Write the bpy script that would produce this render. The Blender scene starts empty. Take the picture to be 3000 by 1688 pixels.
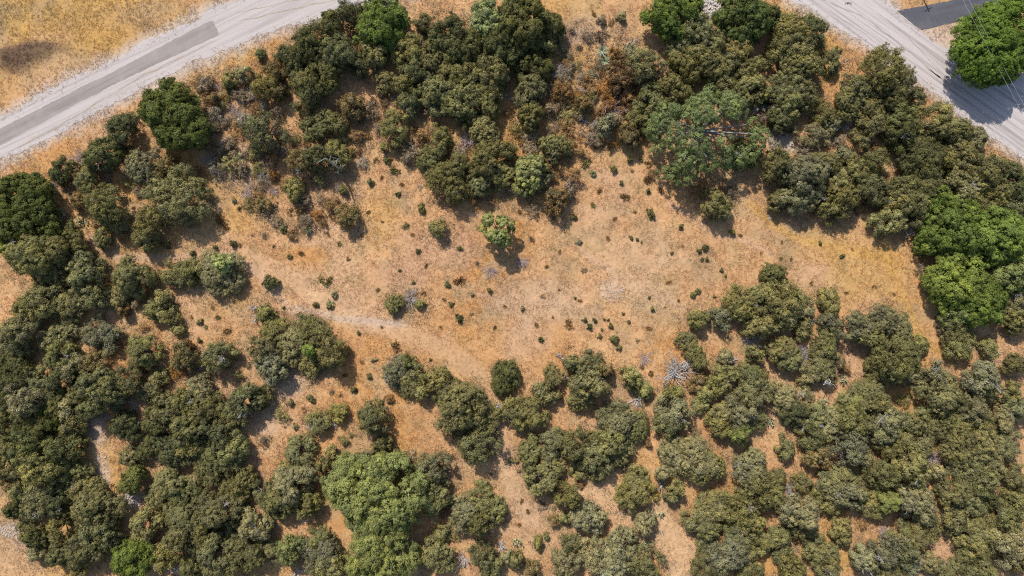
import bpy, math, random
import numpy as np
from mathutils import Vector

# ------------------------------------------------------------------ camera, sky, sun
S = 0.057            # metres of ground per photo pixel (3000 wide)
CAM_H = 115.0
sc = bpy.context.scene
cam_d = bpy.data.cameras.new("camera")
cam_d.sensor_width = 36.0
cam_d.lens = 18.0 / (1500 * S / CAM_H)
cam_d.clip_end = 6000
cam = bpy.data.objects.new("camera", cam_d)
cam.location = (0, 0, CAM_H)
cam.rotation_euler = (0, 0, 0)
sc.collection.objects.link(cam)
sc.camera = cam

SHX, SHY = 0.42, -0.90            # ground shadow of a 1 m post
ELEV = math.atan2(1.0, math.hypot(SHX, SHY))
world = bpy.data.worlds.new("World")
sc.world = world
world.use_nodes = True
wn = world.node_tree
bgn = wn.nodes["Background"]
sky = wn.nodes.new("ShaderNodeTexSky")
sky.sky_type = 'NISHITA'
sky.sun_disc = False
sky.sun_elevation = ELEV
sky.sun_rotation = math.atan2(-SHX, -SHY)
wn.links.new(sky.outputs[0], bgn.inputs[0])
bgn.inputs[1].default_value = 0.15
sun_d = bpy.data.lights.new("sun", 'SUN')
sun_d.energy = 5.0
sun_d.angle = math.radians(0.6)
sun_d.color = (1.0, 0.95, 0.88)
sun = bpy.data.objects.new("sun", sun_d)
sun.rotation_euler = Vector((SHX, SHY, -1)).to_track_quat('-Z', 'Y').to_euler()
sun.location = (-40, 90, 100)
sc.collection.objects.link(sun)
sc.view_settings.view_transform = 'Standard'
sc.view_settings.look = 'None'
sc.view_settings.exposure = 0.43
sc.view_settings.gamma = 1.0
sc.cycles.use_denoising = False
sc.cycles.filter_width = 1.15
sc.cycles.max_bounces = 5
sc.cycles.diffuse_bounces = 3
sc.cycles.transparent_max_bounces = 4

C = sc.collection
rng = np.random.default_rng(11)
random.seed(5)

def W(px, py):
    return ((px - 1500) * S, (844 - py) * S)

# ------------------------------------------------------------------ helpers
def new_mesh(name, V, F, mats, fattr=None, vcol=None, smooth=False):
    V = np.asarray(V, np.float32); F = np.asarray(F, np.int32)
    k = F.shape[1]
    me = bpy.data.meshes.new(name)
    me.vertices.add(len(V)); me.vertices.foreach_set("co", V.ravel())
    me.loops.add(F.size); me.loops.foreach_set("vertex_index", F.ravel())
    me.polygons.add(len(F))
    me.polygons.foreach_set("loop_start", np.arange(0, F.size, k, dtype=np.int32))
    me.polygons.foreach_set("loop_total", np.full(len(F), k, np.int32))
    if smooth:
        me.polygons.foreach_set("use_smooth", np.ones(len(F), bool))
    me.update(calc_edges=True)
    if fattr:
        for an, arr in fattr.items():
            a = me.attributes.new(an, 'FLOAT', 'FACE')
            a.data.foreach_set("value", np.asarray(arr, np.float32))
    if vcol is not None:
        a = me.attributes.new("soil", 'FLOAT_COLOR', 'POINT')
        c = np.ones((len(V), 4), np.float32); c[:, :3] = vcol
        a.data.foreach_set("color", c.ravel())
    for m in (mats if isinstance(mats, (list, tuple)) else [mats]):
        me.materials.append(m)
    return me

def link(name, me, parent=None):
    o = bpy.data.objects.new(name, me)
    C.objects.link(o)
    if parent is not None:
        o.parent = parent
    return o

def tag(o, label=None, cat=None, group=None, kind=None):
    if label: o["label"] = label
    if cat: o["category"] = cat
    if group: o["group"] = group
    if kind: o["kind"] = kind
    return o

def norm(a):
    return a / np.maximum(np.linalg.norm(a, axis=-1, keepdims=True), 1e-9)

_perm = np.random.default_rng(3).random((256, 256))
def vnoise(x, y, f, seed=0):
    x = x * f + seed * 17.31; y = y * f + seed * 9.77
    xi = np.floor(x).astype(int); yi = np.floor(y).astype(int)
    fx = x - xi; fy = y - yi
    fx = fx * fx * (3 - 2 * fx); fy = fy * fy * (3 - 2 * fy)
    g = lambda a, b: _perm[a % 256, b % 256]
    return (g(xi, yi) * (1 - fx) * (1 - fy) + g(xi + 1, yi) * fx * (1 - fy)
            + g(xi, yi + 1) * (1 - fx) * fy + g(xi + 1, yi + 1) * fx * fy)
def fbm(x, y, f, seed=0, o=4):
    s = 0; a = 1; t = 0
    for i in range(o):
        s = s + a * vnoise(x, y, f * 2 ** i, seed + i * 3); t += a; a *= 0.5
    return s / t

def sstep(a, b, x):
    t = np.clip((x - a) / (b - a), 0, 1)
    return t * t * (3 - 2 * t)

def pl_dist(X, Y, pts):
    d = np.full(X.shape, 1e9)
    P = [W(*p) for p in pts]
    for (ax, ay), (bx, by) in zip(P[:-1], P[1:]):
        dx, dy = bx - ax, by - ay
        t = np.clip(((X - ax) * dx + (Y - ay) * dy) / (dx * dx + dy * dy + 1e-9), 0, 1)
        d = np.minimum(d, np.hypot(X - ax - t * dx, Y - ay - t * dy))
    return d

def in_poly(X, Y, poly):
    P = np.array(poly); inside = np.zeros(X.shape, bool)
    j = len(P) - 1
    for i in range(len(P)):
        xi, yi = P[i]; xj, yj = P[j]
        c = ((yi > Y) != (yj > Y)) & (X < (xj - xi) * (Y - yi) / (yj - yi + 1e-12) + xi)
        inside ^= c; j = i
    return inside

# ------------------------------------------------------------------ materials
def mat_new(name):
    m = bpy.data.materials.new(name); m.use_nodes = True
    nt = m.node_tree
    b = nt.nodes["Principled BSDF"]
    b.inputs["Roughness"].default_value = 0.85
    b.inputs["Specular IOR Level"].default_value = 0.15
    return m, nt, b
def nd(nt, t, **kw):
    n = nt.nodes.new(t)
    for k, v in kw.items(): setattr(n, k, v)
    return n
def mixc(nt, a, b, f, mode='MIX'):
    n = nd(nt, "ShaderNodeMix", data_type='RGBA', blend_type=mode)
    for sock, v in ((n.inputs[6], a), (n.inputs[7], b), (n.inputs[0], f)):
        if hasattr(v, "is_output"): nt.links.new(v, sock)
        elif isinstance(v, (tuple, list)): sock.default_value = (*v[:3], 1)
        else: sock.default_value = v
    return n.outputs[2]
def mth(nt, op, a, b=0.0, c=None):
    n = nd(nt, "ShaderNodeMath", operation=op)
    for i, v in enumerate((a, b) if c is None else (a, b, c)):
        if hasattr(v, "is_output"): nt.links.new(v, n.inputs[i])
        else: n.inputs[i].default_value = v
    return n.outputs[0]
def noise(nt, scale, detail=4, rough=0.6, vec=None):
    n = nd(nt, "ShaderNodeTexNoise")
    n.inputs["Scale"].default_value = scale; n.inputs["Detail"].default_value = detail
    n.inputs["Roughness"].default_value = rough
    if vec is not None: nt.links.new(vec, n.inputs["Vector"])
    return n.outputs["Fac"]
def ramp(nt, f, stops):
    n = nd(nt, "ShaderNodeValToRGB")
    e = n.color_ramp.elements
    while len(e) < len(stops): e.new(0.5)
    for el, (p, c) in zip(e, stops):
        el.position = p; el.color = (*c, 1)
    nt.links.new(f, n.inputs[0]); return n.outputs[0]

def foliage_mat(name, transl=0.32):
    m, nt, b = mat_new(name)
    oi = nd(nt, "ShaderNodeObjectInfo")
    at = nd(nt, "ShaderNodeAttribute", attribute_name="tint")
    ag = nd(nt, "ShaderNodeAttribute", attribute_name="age")
    v = mth(nt, 'MULTIPLY_ADD', at.outputs["Fac"], 1.1, 0.45)
    comb = nd(nt, "ShaderNodeCombineColor")
    for i, k in enumerate((1.0, 1.0, 1.0)): nt.links.new(v, comb.inputs[i])
    c1 = mixc(nt, oi.outputs["Color"], comb.outputs[0], 1.0, 'MULTIPLY')
    # warmer / cooler sprays
    warm = mixc(nt, c1, (1.16, 1.06, 0.66), ag.outputs["Fac"], 'MULTIPLY')
    # dry rusty sprays where age exceeds (1 - object alpha)
    th = mth(nt, 'SUBTRACT', 1.0, oi.outputs["Alpha"])
    d = mth(nt, 'SUBTRACT', ag.outputs["Fac"], th)
    d = mth(nt, 'MULTIPLY', d, 5.0); n = d.node; n.use_clamp = True
    dry = mixc(nt, (0.30, 0.175, 0.065), comb.outputs[0], 1.0, 'MULTIPLY')
    col = mixc(nt, warm, dry, d)
    nt.links.new(col, b.inputs["Base Color"])
    tr = nd(nt, "ShaderNodeBsdfTranslucent")
    nt.links.new(col, tr.inputs["Color"])
    mx = nd(nt, "ShaderNodeMixShader"); mx.inputs[0].default_value = transl
    nt.links.new(b.outputs[0], mx.inputs[1]); nt.links.new(tr.outputs[0], mx.inputs[2])
    nt.links.new(mx.outputs[0], nt.nodes["Material Output"].inputs[0])
    return m
M_FOL = foliage_mat("foliage")

def wood_mat(name, c1, c2):
    m, nt, b = mat_new(name)
    tc = nd(nt, "ShaderNodeTexCoord")
    f = noise(nt, 9.0, 5, 0.65, tc.outputs["Object"])
    col = ramp(nt, f, [(0.3, c1), (0.7, c2)])
    nt.links.new(col, b.inputs["Base Color"])
    bp = nd(nt, "ShaderNodeBump"); bp.inputs["Strength"].default_value = 0.4
    nt.links.new(f, bp.inputs["Height"]); nt.links.new(bp.outputs[0], b.inputs["Normal"])
    return m
M_BARK = wood_mat("bark", (0.06, 0.045, 0.035), (0.17, 0.14, 0.115))
M_GREYBARK = wood_mat("grey_bark", (0.17, 0.16, 0.145), (0.36, 0.34, 0.31))
M_DEAD = wood_mat("dead_wood", (0.20, 0.185, 0.175), (0.50, 0.47, 0.45))
M_BRUSH = wood_mat("grey_twigs", (0.20, 0.18, 0.165), (0.42, 0.385, 0.36))
M_PINK = wood_mat("dead_twigs", (0.27, 0.205, 0.19), (0.50, 0.40, 0.37))
M_SHADOW = wood_mat("shadow_dark", (0.03, 0.028, 0.027), (0.09, 0.085, 0.08))  # near-black tone that paints a cast shadow on the right road

def soil_mat(name, sc1=2.2, bump=0.6, lo=0.72, hi=1.22):
    m, nt, b = mat_new(name)
    at = nd(nt, "ShaderNodeAttribute", attribute_name="soil")
    tc = nd(nt, "ShaderNodeTexCoord")
    f1 = noise(nt, sc1, 6, 0.68, tc.outputs["Object"])
    f2 = noise(nt, 0.35, 4, 0.6, tc.outputs["Object"])
    k = mth(nt, 'ADD', mth(nt, 'MULTIPLY', f1, 0.75), mth(nt, 'MULTIPLY', f2, 0.25))
    g = ramp(nt, k, [(0.32, (lo, lo * 0.98, lo * 0.95)), (0.68, (hi, hi, hi))])
    col = mixc(nt, at.outputs["Color"], g, 1.0, 'MULTIPLY')
    nt.links.new(col, b.inputs["Base Color"])
    b.inputs["Roughness"].default_value = 0.95
    bp = nd(nt, "ShaderNodeBump"); bp.inputs["Strength"].default_value = bump
    bp.inputs["Distance"].default_value = 0.15
    nt.links.new(f1, bp.inputs["Height"]); nt.links.new(bp.outputs[0], b.inputs["Normal"])
    return m
M_SOIL = soil_mat("dry_soil")

def attr_mat(name):
    m, nt, b = mat_new(name)
    at = nd(nt, "ShaderNodeAttribute", attribute_name="soil")
    nt.links.new(at.outputs["Color"], b.inputs["Base Color"])
    tr = nd(nt, "ShaderNodeBsdfTranslucent")
    nt.links.new(at.outputs["Color"], tr.inputs["Color"])
    mx = nd(nt, "ShaderNodeMixShader"); mx.inputs[0].default_value = 0.25
    nt.links.new(b.outputs[0], mx.inputs[1]); nt.links.new(tr.outputs[0], mx.inputs[2])
    nt.links.new(mx.outputs[0], nt.nodes["Material Output"].inputs[0])
    return m
M_GRASS = attr_mat("dry_grass")

def road_mat(name, base, ang, streak=0.25, grain=0.18, fleck=0.0, alt=None):
    m, nt, b = mat_new(name)
    tc = nd(nt, "ShaderNodeTexCoord")
    mp = nd(nt, "ShaderNodeMapping")
    mp.inputs["Rotation"].default_value = (0, 0, -math.radians(ang))
    nt.links.new(tc.outputs["Object"], mp.inputs["Vector"])
    mp2 = nd(nt, "ShaderNodeMapping"); mp2.inputs["Scale"].default_value = (0.028, 1.0, 1.0)
    nt.links.new(mp.outputs[0], mp2.inputs["Vector"])
    st = noise(nt, 1.6, 4, 0.62, mp2.outputs[0])
    gr = noise(nt, 5.0, 5, 0.7, tc.outputs["Object"])
    pa = noise(nt, 0.22, 4, 0.6, tc.outputs["Object"])
    base = np.array(base)
    c0 = ramp(nt, st, [(0.30, tuple(base * (1 - streak))), (0.52, tuple(base)), (0.75, tuple(base * (1 + streak * 0.3)))])
    c1 = ramp(nt, gr, [(0.3, (1 - grain,) * 3), (0.7, (1 + grain * 0.6,) * 3)])
    c2 = mixc(nt, c0, c1, 1.0, 'MULTIPLY')
    if alt is not None:
        c2 = mixc(nt, c2, alt, mth(nt, 'MULTIPLY', ramp(nt, pa, [(0.48, (0, 0, 0)), (0.68, (1, 1, 1))]), 0.45))
    nt.links.new(c2, b.inputs["Base Color"])
    b.inputs["Roughness"].default_value = 0.9
    bp = nd(nt, "ShaderNodeBump"); bp.inputs["Strength"].default_value = 0.35; bp.inputs["Distance"].default_value = 0.05
    nt.links.new(gr, bp.inputs["Height"]); nt.links.new(bp.outputs[0], b.inputs["Normal"])
    return m

def flat_mat(name, c1, c2, scale=6):
    m, nt, b = mat_new(name)
    tc = nd(nt, "ShaderNodeTexCoord")
    f = noise(nt, scale, 4, 0.6, tc.outputs["Object"])
    nt.links.new(ramp(nt, f, [(0.3, c1), (0.7, c2)]), b.inputs["Base Color"])
    return m
M_ROCK = flat_mat("limestone", (0.24, 0.205, 0.18), (0.44, 0.40, 0.365), 3)
M_CACT = flat_mat("cactus_skin", (0.20, 0.24, 0.11), (0.42, 0.40, 0.24), 3)
M_YUC = flat_mat("yucca_leaf", (0.17, 0.21, 0.12), (0.36, 0.38, 0.24), 3)
M_WIRE = flat_mat("wire", (0.30, 0.30, 0.30), (0.42, 0.42, 0.42), 3)

# ------------------------------------------------------------------ roads (outlines in photo pixels)
ROAD_L = [(-420, 560), (-120, 412), (0, 352), (116, 284), (248, 214), (379, 149), (495, 94), (612, 32), (700, -8), (840, -60), (1010, -95), (1300, -135),
          (1300, -45), (1160, -20), (1071, 8), (967, 46), (815, 88), (735, 118), (652, 152), (560, 190), (466, 236), (340, 298), (210, 366), (100, 424), (0, 474), (-150, 545), (-420, 690)]
STRIP = [(-420, 590), (0, 378), (150, 300), (300, 225), (460, 143), (623, 60), (641, 102), (480, 178), (320, 256), (150, 345), (0, 427), (-420, 640)]
ROAD_R = [(2050, -200), (2230, -60), (2323, 2), (2396, 50), (2454, 82), (2512, 117), (2585, 163), (2667, 221), (2745, 280), (2818, 344), (2891, 394), (2946, 428), (3000, 468), (3140, 570), (3260, 670),
          (3400, 560), (3330, 420), (3140, 330), (3050, 268), (2960, 215), (2880, 190), (2800, 158), (2745, 122), (2700, 90), (2640, 43), (2594, 0), (2500, -70), (2380, -200)]
DRIVE = [(2626, 31), (2700, 18), (2783, 3), (2860, -9), (3000, -35), (3300, -95), (3300, -48), (3000, 14), (2905, 40), (2859, 52), (2774, 70), (2699, 90), (2660, 62)]

def densify(poly, step, jit, seed):
    r = np.random.default_rng(seed); out = []
    P = [np.array(W(*p)) for p in poly]
    for a, b in zip(P, P[1:] + P[:1]):
        L = np.linalg.norm(b - a); n = max(1, int(L / step))
        t = (b - a) / max(L, 1e-6); nn = np.array([-t[1], t[0]])
        for i in range(n):
            p = a + (b - a) * i / n
            w = (vnoise(np.array([p[0]]), np.array([p[1]]), 0.25, seed)[0] - 0.5) * 2.4 + (vnoise(np.array([p[0]]), np.array([p[1]]), 1.1, seed + 4)[0] - 0.5) * 1.0
            out.append(p + nn * jit * (w + r.normal() * 0.35))
    return out

def sheet(name, pts, z, thick, m):
    import bmesh
    bm = bmesh.new()
    f = bm.faces.new([bm.verts.new((p[0], p[1], z)) for p in pts])
    if f.normal.z < 0: f.normal_flip()
    bm.normal_update()
    if f.normal.z < 0: f.normal_flip()
    bmesh.ops.triangulate(bm, faces=bm.faces[:])
    me = bpy.data.meshes.new(name); bm.to_mesh(me); bm.free()
    me.materials.append(m)
    return link(name, me)

PL_ROAD_L = densify(ROAD_L, 0.45, 0.42, 1)
PL_ROAD_R = densify(ROAD_R, 0.45, 0.35, 2)
PL_STRIP = densify(STRIP, 0.5, 0.09, 3)
PL_DRIVE = densify(DRIVE, 0.5, 0.10, 4)
M_GRAVEL = road_mat("pale_gravel", (0.365, 0.322, 0.300), 26, 0.30, 0.16, alt=(0.33, 0.28, 0.25))
M_GRAVEL2 = road_mat("pale_caliche", (0.372, 0.330, 0.310), -35, 0.42, 0.14, alt=(0.35, 0.30, 0.28))
M_STRIP = road_mat("worn_paving", (0.225, 0.194, 0.174), 26.5, 0.22, 0.12, alt=(0.30, 0.262, 0.24))
M_ASPH = road_mat("dark_asphalt", (0.070, 0.071, 0.082), 11, 0.2, 0.14, alt=(0.12, 0.115, 0.115))
tag(sheet("gravel_road", PL_ROAD_L, 0.030, 0, M_GRAVEL), kind="structure")
tag(sheet("paved_road", PL_STRIP, 0.036, 0, M_STRIP), kind="structure")
tag(sheet("gravel_road", PL_ROAD_R, 0.030, 0, M_GRAVEL2), kind="structure")
tag(sheet("driveway", PL_DRIVE, 0.038, 0, M_ASPH), kind="structure")
M_TYRE = road_mat("packed_track", (0.27, 0.235, 0.225), -35, 0.2, 0.3)
def ribbon(name, pts, w, z, m, seed):
    r = np.random.default_rng(seed); P = [np.array(W(*p)) for p in pts]; Q = []
    for a, b in zip(P[:-1], P[1:]):
        n = max(1, int(np.linalg.norm(b - a) / 0.6))
        Q += [a + (b - a) * i / n for i in range(n)]
    Q.append(P[-1]); V = []; F = []
    for i, q in enumerate(Q):
        t = norm(Q[min(i + 1, len(Q) - 1)] - Q[max(i - 1, 0)]); nn = np.array((-t[1], t[0]))
        q = q + nn * (vnoise(np.array([q[0]]), np.array([q[1]]), 0.6, seed)[0] - 0.5) * 0.35
        ww = w * r.uniform(0.25, 1.2) * min(1, i / 4, (len(Q) - 1 - i) / 4) + 0.01
        V += [(*(q + nn * ww), z), (*(q - nn * ww), z)]
        if i: F.append((2 * i - 2, 2 * i - 1, 2 * i + 1, 2 * i))
    tag(link(name, new_mesh(name, V, F, m)), kind="structure")
for i, (pp, ww) in enumerate([([(2395, -10), (2470, 25), (2540, 55), (2600, 103), (2680, 166), (2745, 218), (2825, 275)], 0.13), ([(2575, 38), (2640, 90), (2700, 150), (2760, 215), (2830, 282)], 0.05),
        ([(2430, 30), (2540, 105), (2640, 178), (2720, 245), (2790, 300)], 0.06), ([(2560, 80), (2610, 110)], 0.08), ([(2700, 190), (2745, 222), (2800, 262)], 0.2)]):
    ribbon("tyre_track", pp, ww, 0.035, M_TYRE, 40 + i)
M_EDGE = road_mat("edge_soil", (0.30, 0.235, 0.175), 26, 0.2, 0.3)
for i, (pp, ww) in enumerate([([(30, 446), (180, 366), (290, 298), (420, 222), (560, 152), (640, 112)], 0.10), ([(700, 62), (850, 28), (1000, -5)], 0.08), ([(690, 40), (800, 14), (930, -12)], 0.05)]):
    ribbon("tyre_track", pp, ww, 0.035, M_EDGE, 60 + i)
ROADS = [np.array(PL_ROAD_L), np.array(PL_ROAD_R), np.array(PL_DRIVE)]

# ------------------------------------------------------------------ ground
TAN = np.array((0.575, 0.330, 0.158))
GOLD = np.array((0.56, 0.325, 0.092))
PINKY = np.array((0.56, 0.365, 0.225))
ORANGE = np.array((0.53, 0.268, 0.095))
OLIVE = np.array((0.36, 0.25, 0.115))
LITTER = np.array((0.33, 0.225, 0.145))
PALE = np.array((0.56, 0.485, 0.42))
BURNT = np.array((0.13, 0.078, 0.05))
TRACKS = [  # points, half width (m), colour, strength
    ([(700, 745), (840, 800), (935, 890), (1060, 940), (1225, 990), (1340, 1040), (1410, 1105), (1445, 1190), (1462, 1280), (1500, 1390), (1505, 1455), (1560, 1520)], 1.9, PINKY, 0.42),
    ([(1740, 1440), (1830, 1480), (1890, 1530), (1975, 1590), (2010, 1688), (2040, 1760)], 4.2, (0.60, 0.385, 0.21), 0.9),
    ([(280, 700), (350, 757), (500, 757), (650, 745), (757, 800), (862, 920)], 1.0, PINKY, 0.8),
    ([(870, 905), (1000, 935), (1180, 950)], 0.7, PALE, 0.35),
    ([(1690, 720), (1750, 770), (1870, 840), (2010, 905)], 0.5, PINKY, 0.6),
    ([(1960, 600), (2030, 640), (2090, 690), (2170, 700), (2260, 745)], 0.5, PINKY, 0.6),
    ([(2200, 600), (2240, 640), (2330, 700), (2600, 760), (2660, 900), (2700, 985), (2780, 1060)], 0.8, GOLD, 0.6),
    ([(1260, 650), (1340, 625), (1430, 632), (1560, 640)], 0.4, PINKY, 0.5),
    ([(1400, 860), (1500, 885), (1640, 885), (1760, 915)], 0.45, PINKY, 0.5),
    ([(1540, 1110), (1600, 1080)], 0.6, ORANGE, 0.4),
]
BLOBS = [  # x y rx ry colour strength
    (900, 745, 60, 30, ORANGE, 0.8), (880, 760, 90, 40, ORANGE, 0.5), (1010, 1010, 130, 60, ORANGE, 0.5), (1160, 1000, 100, 40, ORANGE, 0.5),
    (1300, 720, 150, 80, (0.53, 0.315, 0.19), 0.6), (1560, 880, 180, 90, (0.54, 0.36, 0.225), 0.6), (1860, 760, 160, 90, (0.55, 0.36, 0.21), 0.5),
    (1795, 850, 42, 40, PALE, 0.28), (1900, 880, 90, 60, (0.55, 0.38, 0.22), 0.6), (1440, 1030, 140, 80, ORANGE, 0.45), (1540, 1000, 90, 60, PINKY, 0.5),
    (2560, 800, 140, 110, GOLD, 0.5), (2440, 720, 120, 60, GOLD, 0.4), (2030, 560, 90, 60, ORANGE, 0.3),
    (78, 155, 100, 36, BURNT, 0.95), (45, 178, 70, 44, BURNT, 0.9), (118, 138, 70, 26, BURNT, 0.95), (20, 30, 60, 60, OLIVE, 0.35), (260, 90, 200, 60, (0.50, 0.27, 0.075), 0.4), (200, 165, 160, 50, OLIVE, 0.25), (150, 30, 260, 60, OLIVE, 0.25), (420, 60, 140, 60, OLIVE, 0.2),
    (300, 120, 90, 40, GOLD, 0.5), (620, 560, 70, 60, LITTER, 0.35), (700, 480, 80, 80, (0.46, 0.33, 0.23), 0.6), (560, 260, 60, 30, OLIVE, 0.35), (640, 330, 60, 60, (0.42, 0.30, 0.21), 0.6),
    (1720, 75, 90, 45, (0.46, 0.32, 0.20), 0.6), (1700, 110, 80, 30, (0.38, 0.26, 0.19), 0.6), (1650, 190, 60, 40, GOLD, 0.4),
    (280, 1260, 30, 60, PALE, 0.5), (300, 1390, 30, 70, PALE, 0.45), (370, 1470, 45, 24, PALE, 0.85), (345, 1500, 30, 30, PALE, 0.5), (25, 1555, 40, 25, PALE, 0.45), (66, 1590, 30, 20, PALE, 0.5),
    (2080, 25, 42, 40, PALE, 0.8), (820, 1130, 60, 55, PALE, 0.22), (780, 1230, 40, 60, PALE, 0.2), (870, 1120, 45, 45, PALE, 0.2), (2300, 420, 50, 30, PALE, 0.6), (2278, 400, 30, 30, PALE, 0.6),
    (530, 1670, 40, 20, PALE, 0.6), (2760, 80, 60, 40, (0.60, 0.46, 0.36), 0.6), (2850, 130, 120, 70, (0.56, 0.43, 0.34), 0.7), (2960, 180, 90, 90, (0.52, 0.44, 0.40), 0.8),
    (40, 1640, 90, 60, (0.55, 0.35, 0.20), 0.7), (2480, 1640, 60, 50, GOLD, 0.3), (2760, 1620, 50, 40, PINKY, 0.5), (1700, 560, 80, 40, ORANGE, 0.35), (1690, 430, 60, 40, ORANGE, 0.4),
    (300, 600, 60, 40, LITTER, 0.3), (1180, 800, 120, 60, (0.52, 0.31, 0.19), 0.5), (700, 870, 40, 40, GOLD, 0.3),
]
def soil_colour(X, Y):
    c = np.tile(TAN, (*X.shape, 1)).astype(float)
    def blend(col, w):
        nonlocal c
        c = c * (1 - w[..., None]) + np.array(col) * w[..., None]
    px = X / S + 1500; py = 844 - Y / S
    blend(GOLD, sstep(250, -50, px * 0.45 + py - 120) * 0.9)
    blend(ORANGE, sstep(0.52, 0.72, fbm(X, Y, 0.055, 1)) * 0.8)
    blend(GOLD, sstep(0.52, 0.70, fbm(X, Y, 0.07, 21)) * 0.5)
    blend(PINKY, sstep(0.54, 0.74, fbm(X, Y, 0.09, 41)) * 0.45)
    blend((0.44, 0.285, 0.15), sstep(0.56, 0.72, fbm(X, Y, 0.22, 61)) * 0.75)
    blend((0.585, 0.375, 0.185), sstep(0.55, 0.75, fbm(X * 0.5 + Y * 0.9, Y * 0.35 - X * 0.9, 0.55, 51)) * 0.6)
    blend(OLIVE, sstep(0.60, 0.74, fbm(X, Y, 0.4, 81)) * 0.4)
    nz = fbm(X, Y, 0.35, 91) * 0.9 + 0.55
    dr = np.minimum(pl_dist(X, Y, ROAD_L), pl_dist(X, Y, ROAD_R)) * (0.35 + 1.3 * fbm(X, Y, 0.9, 71))
    blend((0.55, 0.45, 0.37), sstep(2.3, 0.1, dr) * 0.85)
    for x, y, rx, ry, col, s in BLOBS:
        d = np.hypot((px - x) / rx, (py - y) / ry) * nz
        blend(col, sstep(1.25, 0.45, d) * s)
    for pts, hw, col, s in TRACKS:
        d = pl_dist(X, Y, pts) * (0.5 + fbm(X, Y, 0.5, 95))
        blend(col, sstep(hw * 1.35, hw * 0.35, d) * s)
    c *= 0.75 * (0.92 + 0.2 * (fbm(X, Y, 1.3, 99) - 0.5))[..., None]
    return c

def road_mask(X, Y):
    m = np.zeros(X.shape, bool)
    for r in ROADS: m |= in_poly(X, Y, r)
    return m

def gheight(X, Y):
    r = np.minimum(pl_dist(X, Y, [(-420, 620), (0, 415), (300, 262), (640, 90), (900, -5), (1300, -90)]),
                   pl_dist(X, Y, [(2200, -200), (2480, 30), (2700, 170), (2900, 290), (3060, 400), (3330, 520)]))
    r = np.minimum(r, pl_dist(X, Y, [(2650, 60), (3000, -10), (3300, -70)]))
    k = sstep(3.5, 14, r)
    return k * ((fbm(X, Y, 0.06, 7, 3) - 0.5) * 0.8 + (fbm(X, Y, 0.6, 13, 3) - 0.5) * 0.16)

ins_x = np.arange(-96, 96.01, 0.4); ins_y = np.arange(-58, 58.01, 0.4)
out = np.array([1.5, 4, 9, 18, 35, 70, 140, 300, 700, 1500])
gx = np.concatenate([-96 - out[::-1], ins_x, 96 + out]); gy = np.concatenate([-58 - out[::-1], ins_y, 58 + out])
GX, GY = np.meshgrid(gx, gy)
fade = sstep(30, 5, np.maximum(np.abs(GX) - 96, np.abs(GY) - 58))
GZ = gheight(GX, GY) * fade
V = np.stack([GX, GY, GZ], -1).reshape(-1, 3)
ny, nx = GX.shape
idx = np.arange(nx * ny).reshape(ny, nx)
F = np.stack([idx[:-1, :-1], idx[:-1, 1:], idx[1:, 1:], idx[1:, :-1]], -1).reshape(-1, 4)
g = link("ground", new_mesh("ground", V, F, M_SOIL, vcol=soil_colour(GX, GY).reshape(-1, 3), smooth=True))
tag(g, kind="structure")

def gz(x, y):
    return float(gheight(np.array([x]), np.array([y]))[0])

# ------------------------------------------------------------------ dry grass
def grass_patch(name, n, ext, hmin, hmax, seed, keep=None, spread=0.16, per=5, bright=(0.88, 1.32)):
    r = np.random.default_rng(seed)
    X = r.uniform(ext[0], ext[1], n); Y = r.uniform(ext[2], ext[3], n)
    k = ~road_mask(X, Y)
    de = np.minimum(pl_dist(X, Y, ROAD_L), pl_dist(X, Y, ROAD_R))
    k |= (de < 1.3) & (r.random(n) < 0.45 * (1 - de / 1.3))
    dens = fbm(X, Y, 0.5, seed) * 0.7 + fbm(X, Y, 0.1, seed + 2) * 0.3
    k &= r.random(n) < sstep(0.28, 0.62, dens)
    for pts, hw, col, s in TRACKS[:3]:
        k &= ~((pl_dist(X, Y, pts) < hw * 0.7) & (r.random(n) < 0.75))
    X, Y = X[k], Y[k]; n = len(X)
    Z = gheight(X, Y)
    col = soil_colour(X, Y) * r.uniform(*bright, n)[:, None]
    dark = r.random(n) < 0.015
    col[dark] *= np.array((0.62, 0.62, 0.6))
    h = r.uniform(hmin, hmax, n)
    a = r.uniform(0, 2 * np.pi, (n, per)); sp = r.uniform(0.6, 1.4, (n, per)) * h[:, None]
    bx = X[:, None] + r.normal(0, spread * 0.4, (n, per)); by = Y[:, None] + r.normal(0, spread * 0.4, (n, per))
    w = r.uniform(0.025, 0.06, (n, per))
    dx, dy = np.cos(a), np.sin(a)
    hz = h[:, None] * r.uniform(0.3, 0.75, (n, per))
    p0 = np.stack([bx - dy * w, by + dx * w, Z[:, None] - 0.02 + 0 * bx], -1)
    p1 = np.stack([bx + dy * w, by - dx * w, Z[:, None] - 0.02 + 0 * bx], -1)
    p2 = np.stack([bx + dx * sp, by + dy * sp, Z[:, None] + hz], -1)
    V = np.stack([p0, p1, p2], 2).reshape(-1, 3)
    F = np.arange(len(V)).reshape(-1, 3)
    vc = np.repeat(col, per * 3, axis=0)
    o = link(name, new_mesh(name, V, F, M_GRASS, vcol=vc))
    return tag(o, kind="stuff")
grass_patch("grass", 260000, (-90, 90, -52, 52), 0.12, 0.32, 31)

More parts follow.
